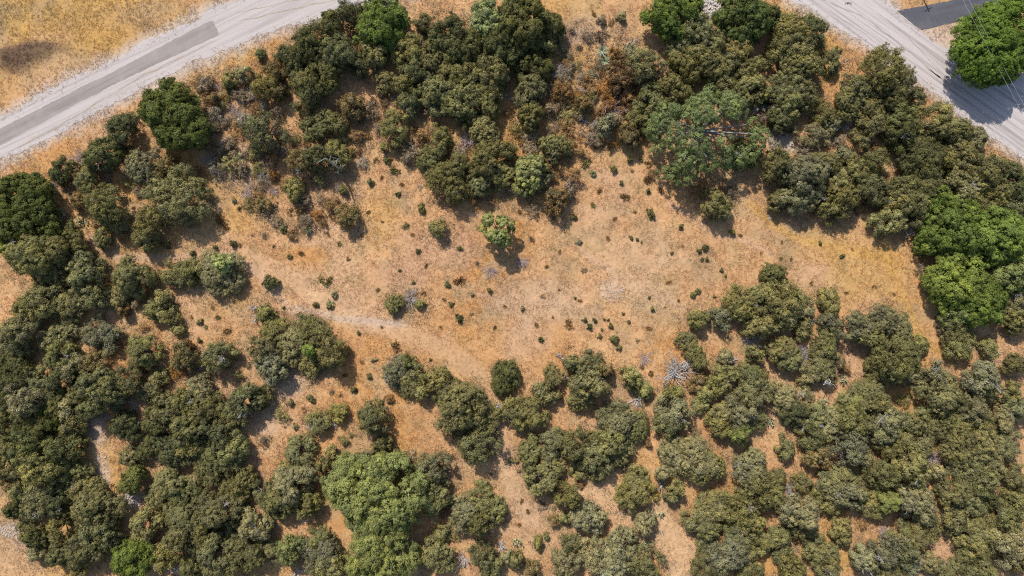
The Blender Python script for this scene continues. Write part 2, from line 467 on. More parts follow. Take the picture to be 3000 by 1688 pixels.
# ------------------------------------------------------------------ tree geometry
def leaves_at(P, N, L, wr, r, droop=0.0):
    n = len(P)
    t = norm(np.cross(N, norm(r.normal(size=(n, 3)))))
    t[:, 2] -= droop; t = norm(t)
    b = norm(np.cross(N, t))
    Ls = (L * r.uniform(0.65, 1.35, n))[:, None]
    wd = Ls * wr
    V = np.stack([P - t * Ls * 0.5, P + b * wd * 0.5 - t * Ls * 0.05, P + t * Ls * 0.5, P - b * wd * 0.5 - t * Ls * 0.05], 1).reshape(-1, 3)
    return V, np.arange(4 * n).reshape(-1, 4)

def crown_mesh(name, R, H, seed, base=0.06, lobes=None, cr=0.42, L=0.30, wr=0.55, per=34, lobe_r=(0.24, 0.38), cover=1.0, wob=0.2, flat=0.55, rough=0.5, core=True):
    r = np.random.default_rng(seed)
    nl = lobes or int(9 + R * 3.2)
    ph = r.uniform(0, 6.28, 4); am = r.uniform(0.4, 1.0, 4) * wob * np.array([1, 0.8, 0.55, 0.4])
    cs, rs = [], []
    for i in range(nl):
        a = r.uniform(0, 2 * np.pi); u = math.sqrt(r.uniform(0.0, 1))
        Re = R * (1 + sum(am[k] * math.sin((k + 1) * a + ph[k]) for k in range(4)))
        lr = R * r.uniform(*lobe_r)
        rho = max(0, u * (Re - lr * 0.85))
        zt = H * (base + (1 - base) * (1 - (rho / (Re * 1.02)) ** 2.2) ** flat) * r.uniform(0.82, 1.08)
        cs.append((math.cos(a) * rho, math.sin(a) * rho, max(lr * 0.5 + base * H, zt - lr * 0.9))); rs.append(lr)
        if i % 2 == 0:   # skirt
            a2 = r.uniform(0, 2 * np.pi)
            Re2 = R * (1 + sum(am[k] * math.sin((k + 1) * a2 + ph[k]) for k in range(4)))
            l2 = R * r.uniform(lobe_r[0], lobe_r[1]) * 0.85
            rho2 = max(0, (Re2 - l2) * r.uniform(0.85, 1.02))
            cs.append((math.cos(a2) * rho2, math.sin(a2) * rho2, base * H + l2 * 0.7 + H * r.uniform(0, 0.25))); rs.append(l2)
    cs = np.array(cs); rs = np.array(rs)
    CP, CN, CA = [], [], []
    for i in range(len(cs)):
        m = int(4 * np.pi * rs[i] ** 2 / (cr * cr * 1.35) * cover) + 4
        d = norm(r.normal(size=(m, 3)))
        d = d[d[:, 2] > -0.45]
        p = cs[i] + d * rs[i] * np.array((1, 1, 0.85)) * r.uniform(0.84, 1.22, (len(d), 1))
        keep = np.ones(len(p), bool)
        for j in range(len(cs)):
            if j != i: keep &= np.linalg.norm((p - cs[j]) / np.array((1, 1, 0.85)), axis=1) > rs[j] * 0.80
        keep &= p[:, 2] > 0.08
        CP.append(p[keep]); CN.append(d[keep]); CA.append(np.full(keep.sum(), r.random()))
    CP = np.concatenate(CP); CN = np.concatenate(CN); CA = np.concatenate(CA)
    nc = len(CP)
    ct = r.random(nc); ca = np.clip(CA * 0.55 + r.random(nc) * 0.45, 0, 1)
    crs = cr * r.uniform(0.55, 1.25, nc)
    k = per
    o = norm(r.normal(size=(nc, k, 3)) + CN[:, None, :] * 0.9 + np.array((0, 0, 0.25)))
    P = CP[:, None, :] + o * (crs[:, None, None] * r.uniform(0.45, 1.05, (nc, k, 1)))
    N = norm(o * 0.85 + CN[:, None, :] * 0.75 + r.normal(size=(nc, k, 3)) * rough * 0.7)
    P = P.reshape(-1, 3); N = N.reshape(-1, 3)
    keep = P[:, 2] > 0.03
    P, N = P[keep], N[keep]
    tint = np.clip(np.repeat(ct * 0.45 + CA * 0.25, k) + r.random(nc * k) * 0.30, 0, 1)[keep]
    age = np.clip(np.repeat(ca, k) * 0.85 + r.random(nc * k) * 0.15, 0, 1)[keep]
    V, F = leaves_at(P, N, L, wr, r)
    if core:   # inner foliage that closes the crown
        m = int(len(P) * 0.14)
        ii = r.integers(0, len(cs), m)
        q = cs[ii] + norm(r.normal(size=(m, 3))) * (rs[ii] * r.uniform(0.3, 0.78, m))[:, None]
        q[:, 2] = np.maximum(q[:, 2], 0.15)
        V2, F2 = leaves_at(q, norm(r.normal(size=(m, 3)) + np.array((0, 0, 0.8))), L * 1.6, 0.6, r)
        F = np.concatenate([F, F2 + len(V)]); V = np.concatenate([V, V2])
        tint = np.concatenate([tint, r.random(m) * 0.8]); age = np.concatenate([age, r.random(m) * 0.35])
    me = new_mesh(name, V, F, M_FOL, fattr={"tint": tint, "age": age})
    return me, cs, rs

def tubes(segs, k=5):
    """segs: list of (p0, r0, p1, r1)"""
    A = np.array([s[0] for s in segs], float); B = np.array([s[2] for s in segs], float)
    ra = np.array([s[1] for s in segs]); rb = np.array([s[3] for s in segs])
    d = norm(B - A)
    up = np.where(np.abs(d[:, 2:3]) > 0.9, np.array((1.0, 0, 0)), np.array((0, 0, 1.0)))
    u = norm(np.cross(d, up)); v = np.cross(d, u)
    th = np.arange(k) * 2 * np.pi / k
    ring = np.cos(th)[None, :, None] * u[:, None, :] + np.sin(th)[None, :, None] * v[:, None, :]
    Va = A[:, None, :] + ring * ra[:, None, None]; Vb = B[:, None, :] + ring * rb[:, None, None]
    V = np.concatenate([Va, Vb], 1).reshape(-1, 3)
    n = len(segs); off = np.arange(n)[:, None] * 2 * k
    j = np.arange(k); jn = (j + 1) % k
    F = np.stack([off + j, off + jn, off + k + jn, off + k + j], -1).reshape(-1, 4)
    return V, F

def limb(segs, p, d, L, r0, r, depth, kink=0.35, split=3, taper=0.55, up=0.0, shrink=0.62):
    n = 3 if depth > 0 else 2
    pts = [np.array(p, float)]; dd = np.array(d, float)
    for i in range(n):
        dd = dd + r.normal(size=3) * kink * 0.5; dd[2] += up; dd /= np.linalg.norm(dd)
        pts.append(pts[-1] + dd * L / n)
    for i in range(n):
        segs.append((pts[i], r0 * (1 - (1 - taper) * i / n), pts[i + 1], r0 * (1 - (1 - taper) * (i + 1) / n)))
    if depth > 0:
        for s in range(split):
            i = r.integers(1, n + 1)
            nd_ = dd + r.normal(size=3) * 0.75; nd_ /= np.linalg.norm(nd_)
            limb(segs, pts[i], nd_, L * shrink * r.uniform(0.7, 1.2), r0 * taper * 0.8, r, depth - 1, kink, split, taper, up, shrink)

def trunk_mesh(name, H, cs, rs, seed, r0, m, nl=9, split_h=0.2):
    r = np.random.default_rng(seed); segs = []
    top = np.array((r.normal() * 0.1, r.normal() * 0.1, H * split_h))
    segs.append((np.array((0, 0, -0.15)), r0 * 1.25, top * 0.4, r0)); segs.append((top * 0.4, r0, top, r0 * 0.9))
    order = r.permutation(len(cs))[:nl]
    for i in order:
        e = cs[i] + np.array((0, 0, rs[i] * 0.35)); a = top
        mid = (a * 0.55 + e * 0.45) + r.normal(size=3) * 0.12 * H * 0.3 + np.array((0, 0, 0.06 * H))
        rr = r0 * r.uniform(0.4, 0.6)
        segs.append((a, rr * 1.2, mid, rr * 0.75)); segs.append((mid, rr * 0.75, e, rr * 0.35))
        for q in range(3):
            dq = norm(r.normal(size=3) + np.array((0, 0, 0.4)))
            segs.append((mid * 0.3 + e * 0.7, rr * 0.4, mid * 0.2 + e * 0.8 + dq * rs[i] * 0.8, rr * 0.14))
    V, F = tubes(segs); return new_mesh(name, V, F, m, smooth=True)

def dead_mesh(name, R, H, seed, m, n=9, r0=0.06, depth=2, spread=1.0, split=3):
    r = np.random.default_rng(seed); segs = []
    for i in range(n):
        a = r.normal(0, 1.35) + seed % 7 if n < 13 else 2 * np.pi * (i + r.uniform(-0.5, 0.5)) / n
        d = np.array((math.cos(a) * spread, math.sin(a) * spread, r.uniform(0.12, 0.9) * H / R))
        d /= np.linalg.norm(d)
        o_ = r.uniform(0, 0.35) * R; b_ = r.uniform(0, 6.28)
        limb(segs, (math.cos(b_) * o_, math.sin(b_) * o_, -0.05), d, R * r.uniform(0.3, 0.8), r0 * r.uniform(0.5, 1.2), r, depth, 0.55, split, 0.5, 0.03, 0.55)
    V, F = tubes(segs, 4)
    V[:, 2] = np.maximum(V[:, 2], -0.03)
    return new_mesh(name, V, F, m)

# classes of juniper by size
PROTO = {}
def get_proto(R):
    cls = min((1.1, 1.9, 2.7, 3.5, 4.6), key=lambda c: abs(c - R))
    if cls not in PROTO:
        lst = []
        for v in range(12 if cls in (1.9, 2.7, 3.5) else 6):
            sd = int(cls * 1000) + v * 7
            rr = random.Random(sd)
            H = cls * rr.uniform(1.0, 1.3) + 0.6
            st = v % 4
            kw = [dict(cr=0.33 + cls * 0.03, L=0.19, per=46, cover=0.8, lobe_r=(0.16, 0.31)),
                  dict(cr=0.44 + cls * 0.03, L=0.20, per=60, cover=0.62, lobe_r=(0.14, 0.26), rough=0.7),
                  dict(cr=0.26 + cls * 0.02, L=0.17, per=32, cover=0.72, lobe_r=(0.18, 0.34)),
                  dict(cr=0.35 + cls * 0.03, L=0.19, per=42, cover=0.5, lobe_r=(0.15, 0.28), rough=0.8)][st]
            cm, cs, rs = crown_mesh("juniper_crown", cls, H, sd, lobes=int(rr.uniform(9, 14) + cls * rr.uniform(3.2, 5.5)), wob=rr.uniform(0.14, 0.34), flat=rr.uniform(0.42, 0.75), **kw)
            tm = trunk_mesh("juniper_trunk", H, cs, rs, sd, 0.06 + cls * 0.035, M_BARK)
            lst.append((cm, tm, cls, H))
        PROTO[cls] = lst
    return PROTO[cls]
DEADTOP = [dead_mesh("dead_limbs", 1.7, 1.7, 900 + i, M_DEAD, n=5 + i % 3, r0=0.06, depth=2, split=2) for i in range(6)]

def base_xy(px, py, hc):
    x, y = W(px, py); k = 1 - hc / CAM_H
    return x * k, y * k

COL = {  # linear colour, dry share
    'j': ((0.200, 0.191, 0.084), 0.07), 'd': ((0.132, 0.136, 0.056), 0.03), 'g': ((0.238, 0.224, 0.127), 0.05),
    'b': ((0.210, 0.165, 0.075), 0.35), 'y': ((0.245, 0.225, 0.092), 0.12), 'o': ((0.082, 0.102, 0.034), 0.02),
    'B': ((0.160, 0.210, 0.052), 0.0), 'q': ((0.178, 0.215, 0.095), 0.0), 'p': ((0.285, 0.315, 0.145), 0.04), 'r': ((0.23, 0.135, 0.06), 0.65),
    'v': ((0.105, 0.165, 0.030), 0.0), 'm': ((0.196, 0.216, 0.082), 0.02), 'L': ((0.235, 0.268, 0.112), 0.0),
}
CNAME = {'j': 'olive green', 'd': 'dark green', 'g': 'grey-green', 'b': 'brown-tinged', 'y': 'yellowish olive', 'o': 'deep green', 'B': 'bright green',
         'q': 'blue-green', 'p': 'pale green', 'r': 'rusty brown', 'v': 'vivid green', 'm': 'light green', 'L': 'yellow-green'}
def col_of(k, rr, grey=0.22):
    c, a = COL[k]; f = rr.uniform(0.78, 1.22); w = rr.uniform(-0.05, 0.07); gr = rr.uniform(0, grey); mn = sum(c) / 3; c = [q * (1 - gr) + mn * gr for q in c]
    return (c[0] * f * (1 + w), c[1] * f, c[2] * f * (1 - w), min(1, a * rr.uniform(0.4, 1.7)))

def fit_radius(px, py, r):
    for dx, dy, dr, hf in DEAD_SPOTS:
        d = math.hypot(px - dx, py - dy); lim = d - dr * (0.5 if hf < 1.3 else 0.3)
        if d > r * 0.45 and lim < r: r = max(lim, r * 0.62)
    return r
TREES = []   # records for labels: (object, px, py, r, colour name, noun)
DEAD_SPOTS = []
LANDMARKS = []   # (px, py, phrase)
# ------------------------------------------------------------------ dead trees and brush
DEADS = {}
def dead(px, py, r, label, phrase=None, m=M_DEAD, n=12, Hf=0.8, thick=0.08, name="dead_shrub", depth=2, cat="dead shrub", split=3, ry=None):
    R = r * S * 1.1; x, y = base_xy(px, py, R * Hf * 0.4)
    if split == 4: n, thick, m = 36, thick * 0.8, (M_BRUSH if m is M_DEAD else m)
    thick = thick * 1.35; DEAD_SPOTS.append((px, py, r, Hf))
    me = dead_mesh(name, R, R * Hf, int(px + py * 3), m, n, thick, depth, 1.0, split)
    o = link(name, me); o.location = (x, y, gz(x, y))
    if ry: o.scale = (1, ry / r, 1)
    tag(o, label, cat)
    if phrase: LANDMARKS.append((px, py, phrase))
    return o
dead(1981, 1092, 62, "big whitish dead shrub of radiating branches at the clearing's lower edge", "the big white dead shrub", n=24, thick=0.085, depth=2)
dead(2018, 1060, 34, "smaller whitish dead shrub leaning on the big one's right side", None, n=9)
dead(2236, 308, 46, "bleached dead tree right of the wide blue-green mesquite", "the bleached tree by the mesquite", n=18, Hf=2.2, depth=3)
dead(1353, 1648, 38, "star-shaped bleached dead shrub near the bottom edge", "the star-shaped dead shrub", n=14)
dead(1464, 1603, 28, "grey dead bush up right of the star-shaped dead shrub")
dead(872, 1676, 27, "bleached branches on bare soil at the bottom edge left of the mesquites")
dead(890, 1528, 30, "dark heap of fallen grey branches left of the huge mesquite", "the fallen branch heap", n=10, Hf=0.3, ry=18)
dead(728, 560, 38, "purple-grey bare bush on the open ground right of the left junipers", "the purple-grey bare bush", m=M_PINK, n=16, Hf=0.9, thick=0.05, split=4)
dead(1367, 412, 34, "pinkish dead bush between the junipers above the clearing", "the pinkish dead bush", m=M_PINK, n=18, Hf=1.8, thick=0.06, split=4)
dead(1637, 208, 36, "grey dead thicket left of the yuccas", "the grey thicket", n=16, thick=0.05, split=4)
dead(1785, 318, 48, "large grey leafless bush below the wide rusty juniper", None, m=M_PINK, n=18, thick=0.055, split=4, Hf=1.1)
dead(1704, 268, 24, "spiky grey dead shrub between two rusty bushes under the yuccas", None)
dead(1712, 355, 17, "small bleached dead shrub on the orange slope below the yuccas")
dead(1835, 297, 24, "bleached branches tucked below the wide rusty juniper", None)
dead(1850, 126, 32, "bleached forked branches on the crown edge below the lime tree", None, Hf=1.9)
dead(1143, 285, 34, "pale dead twigs beside the orange-brown round shrub", None, m=M_PINK, thick=0.05)
dead(715, 285, 34, "grey leafless brush right of the big round oak's top", None, m=M_PINK, thick=0.045, n=16, split=4)
dead(690, 330, 32, "brownish leafless brush between the oak and the first junipers", None, m=M_PINK, thick=0.045, n=16, split=4)
dead(612, 468, 36, "grey brush in the shade under the big round oak", None, thick=0.045, n=14, split=4)
dead(230, 462, 30, "grey bare bush left of the dark juniper on the verge", None, m=M_PINK, thick=0.045, n=14, split=4)
dead(157, 547, 30, "silvery bare bush beside the verge at the upper left", None, thick=0.04, n=16, split=4)
dead(878, 492, 26, "silver-grey dead bush left of the tall dead snag", None, thick=0.045, n=14, split=4)
dead(989, 547, 20, "pale twigs below the tall dead snag", None, thick=0.045)
dead(782, 512, 30, "brown twiggy brush right of the purple-grey bare bush", None, m=M_PINK, thick=0.04, n=16, split=4)
dead(797, 560, 23, "small mauve brush below the brown twiggy one", None, m=M_PINK, thick=0.04, n=14, split=4)
dead(1201, 874, 34, "arched grey dead branches over two bushes in the left clearing", "the arched grey dead branches", n=18, Hf=1.1, thick=0.05, split=4)
dead(1150, 1085, 38, "silvery dead side of the juniper group below the clearing", "the silvery dead side", n=14, Hf=1.4, thick=0.05, split=4)
dead(756, 932, 24, "grey twigs on the upper left of the left clearing junipers", None, n=12)
dead(745, 905, 20, "thin bleached twigs just above the grey ones at the left junipers", None, n=10)
dead(974, 1238, 20, "bleached twigs between two small round junipers", "the twigs between small junipers", Hf=1.6, n=9)
dead(472, 1078, 30, "bleached fallen limbs below the brown-tinged juniper at left", None, n=10, Hf=0.7, thick=0.06)
dead(586, 1083, 20, "bleached limb tips under the neat round juniper", None, n=8)
dead(466, 1105, 22, "bleached fan of branches on the dense left stand", None, n=8, Hf=2.2)
dead(390, 1185, 26, "silvery fallen limbs in the shadowed gap of the left stand", None, n=8)
dead(310, 1225, 26, "grey twiggy debris at the top of the pale stony gully", None, n=12, thick=0.045)
dead(1646, 1046, 26, "split grey dead limb on the top left of a juniper below the clearing", None, n=7, Hf=2.0)
dead(1669, 1102, 28, "bleached fork of branches inside the juniper below the clearing", None, n=7, Hf=2.4, thick=0.07)
dead(1866, 1174, 32, "silvery dead branches left of the narrow lower path", "the silvery lower-path branches", n=11, Hf=1.4)
dead(1946, 1422, 32, "bleached dead limbs between the large grey junipers at bottom", "the bleached limbs at bottom", n=12, Hf=1.1)
dead(2080, 925, 24, "bleached branches on the left point of the right juniper group", None, n=8, Hf=2.2)
dead(2208, 1005, 38, "grey leafless crown inside the right juniper group", None, n=16, Hf=1.9, thick=0.05, split=4)
dead(2152, 1066, 26, "silvery twigs in the middle of the right juniper group", None, n=12, Hf=1.9)
dead(2362, 1040, 46, "grey dead crown beside the narrow gap at the right", "the grey dead crown", n=16, Hf=1.3, split=4, thick=0.05)
dead(2384, 940, 22, "grey bare twigs on the bare strip of the right group", None, n=12, thick=0.045)
dead(2483, 372, 36, "bleached fallen tree in the shadow pocket of the upper right stand", "the bleached shadow-pocket tree", n=11, Hf=1.0, thick=0.08)
dead(2472, 440, 24, "tall bleached twigs below the shadow pocket", None, n=8, Hf=2.5)
dead(2672, 684, 28, "fallen grey branch fan left of the bright stand", "the grey branch fan", n=9, Hf=0.7)
dead(2780, 745, 24, "bare grey limbs between the bright trees", None, n=8, Hf=2.0)
dead(2474, 182, 14, "small mauve twig bush on the verge by the right road", None, m=M_PINK, n=12, thick=0.04)
dead(2591, 1560, 24, "mauve bare bush beside the sandy opening at the lower right", "the mauve bare bush", m=M_PINK, n=16, thick=0.045, split=4)
dead(2735, 1345, 34, "patch of pinkish bare branches inside the lower right stand", "the pinkish bare patch", m=M_PINK, n=14, Hf=1.6, split=4)
dead(2320, 1440, 32, "grey bare twigs left in the lower right stand", None, n=14, Hf=1.7, split=4, thick=0.045)
dead(2490, 1330, 44, "large silvery leafless crown in the lower right stand", "the silvery leafless crown", n=18, Hf=1.5, split=4, thick=0.05)
dead(2225, 1630, 18, "small bleached twig cluster in the bottom juniper stand", None, n=9, Hf=2.4)
dead(489, 1617, 28, "bleached curled branches beside the bright tree at the lower left", None, n=10, Hf=1.9)
dead(1893, 1052, 26, "dry straw-grey brush on the clearing edge above the lower path", None, m=M_PINK, n=16, thick=0.035, split=4)
dead(1230, 547, 14, "small lavender-grey bush left of the juniper row above the clearing", None, m=M_DEAD, n=12, thick=0.035)
dead(1152, 737, 14, "lavender-grey low twig patch in the left of the clearing", None, m=M_DEAD, n=12, thick=0.03)
dead(1126, 722, 9, "tiny lavender twig tuft up left of the lavender patch", None, m=M_DEAD, n=10, thick=0.03)
dead(1436, 796, 30, "brown dry brush in the shade below the lone sapling tree", None, m=M_PINK, n=16, thick=0.04, split=4)
dead(1530, 770, 22, "dark dry brush right below the lone sapling tree", None, m=M_PINK, n=14, thick=0.04, split=4)
dead(2256, 636, 13, "lavender-grey small bush under the upper right stand's edge", None, n=12, thick=0.035)
dead(968, 1150, 12, "small mauve tuft above the pair of small round junipers", None, m=M_PINK, n=10, thick=0.03)
dead(985, 85, 24, "bleached fork poking out of the dark green trees by the road", None, n=6, Hf=4.0, thick=0.08)
dead(1230, 100, 28, "bleached branches right of the bright tree at the road curve", None, n=7, Hf=3.5, thick=0.07)
dead(1485, 272, 26, "bleached branches in the dark gap right of the upper junipers", None, n=8, Hf=1.8)
dead(640, 255, 22, "low purplish brush on the verge above the first junipers", None, m=M_PINK, n=14, thick=0.035)
dead(2480, 6, 22, "dark twigs standing in for a shadow across the top of the right road", None, m=M_SHADOW, n=5, Hf=0.15, thick=0.06, cat="shadow shape", name="road_shadow", ry=10)  # dark twigs added in place of a shadow cast from outside the view


def juniper(px, py, r, k, ry=None):
    r0 = r; r = fit_radius(px, py, r); R = r * S * (0.965 if (px < 730 and py > 620 and not (200 < px < 430 and 1180 < py < 1530)) else (0.955 if (px > 1450 and py > 1050) else 1.0)) - 0.08; rr = random.Random(int(px * 31 + py * 17))
    if ry: ry = ry * r / r0
    cm, tm, cls, H = rr.choice(get_proto(R)); s = R / cls
    hz = s * (rr.uniform(1.0, 1.4) if py < 640 else rr.uniform(0.72, 1.45))
    x, y = base_xy(px, py, H * hz * 0.5)
    t = bpy.data.objects.new(("grey_juniper_tree" if k == 'g' else "juniper_tree") if r0 >= 43 else "juniper_shrub", None)  # the grey-green trees are junipers too, only greyer in colour
    t.location = (x, y, gz(x, y) - 0.03)
    t.empty_display_size = 0.3
    e = (ry or r) / r
    rot = rr.uniform(0, 6.283)
    if ry: rot = 0
    t.rotation_euler = (0, 0, rot)
    a, b = rr.uniform(0.92, 1.1), rr.uniform(0.92, 1.1)
    t.scale = (s * a, s * b * e, hz)
    C.objects.link(t)
    c = link("crown", cm, t); c.color = col_of(k, rr)
    link("trunk", tm, t)
    if rr.random() < (0.6 if k == 'g' else 0.25) and r > 34:
        dd = link("dead_branches", rr.choice(DEADTOP), t)
        an = rr.uniform(0, 6.28); q = rr.uniform(0.3, 0.62) * cls
        dd.location = (math.cos(an) * q, math.sin(an) * q, H * rr.uniform(0.62, 0.82)); dd.rotation_euler = (rr.uniform(-.5, .5), rr.uniform(-.5, .5), an)
        dd.scale = (rr.uniform(0.7, 1.1),) * 3
    TREES.append((t, px, py, r0, CNAME[k], ('juniper tree' if k == 'g' else 'juniper') if r0 >= 43 else 'juniper bush', 'tree' if r0 >= 43 else 'shrub'))
    return t

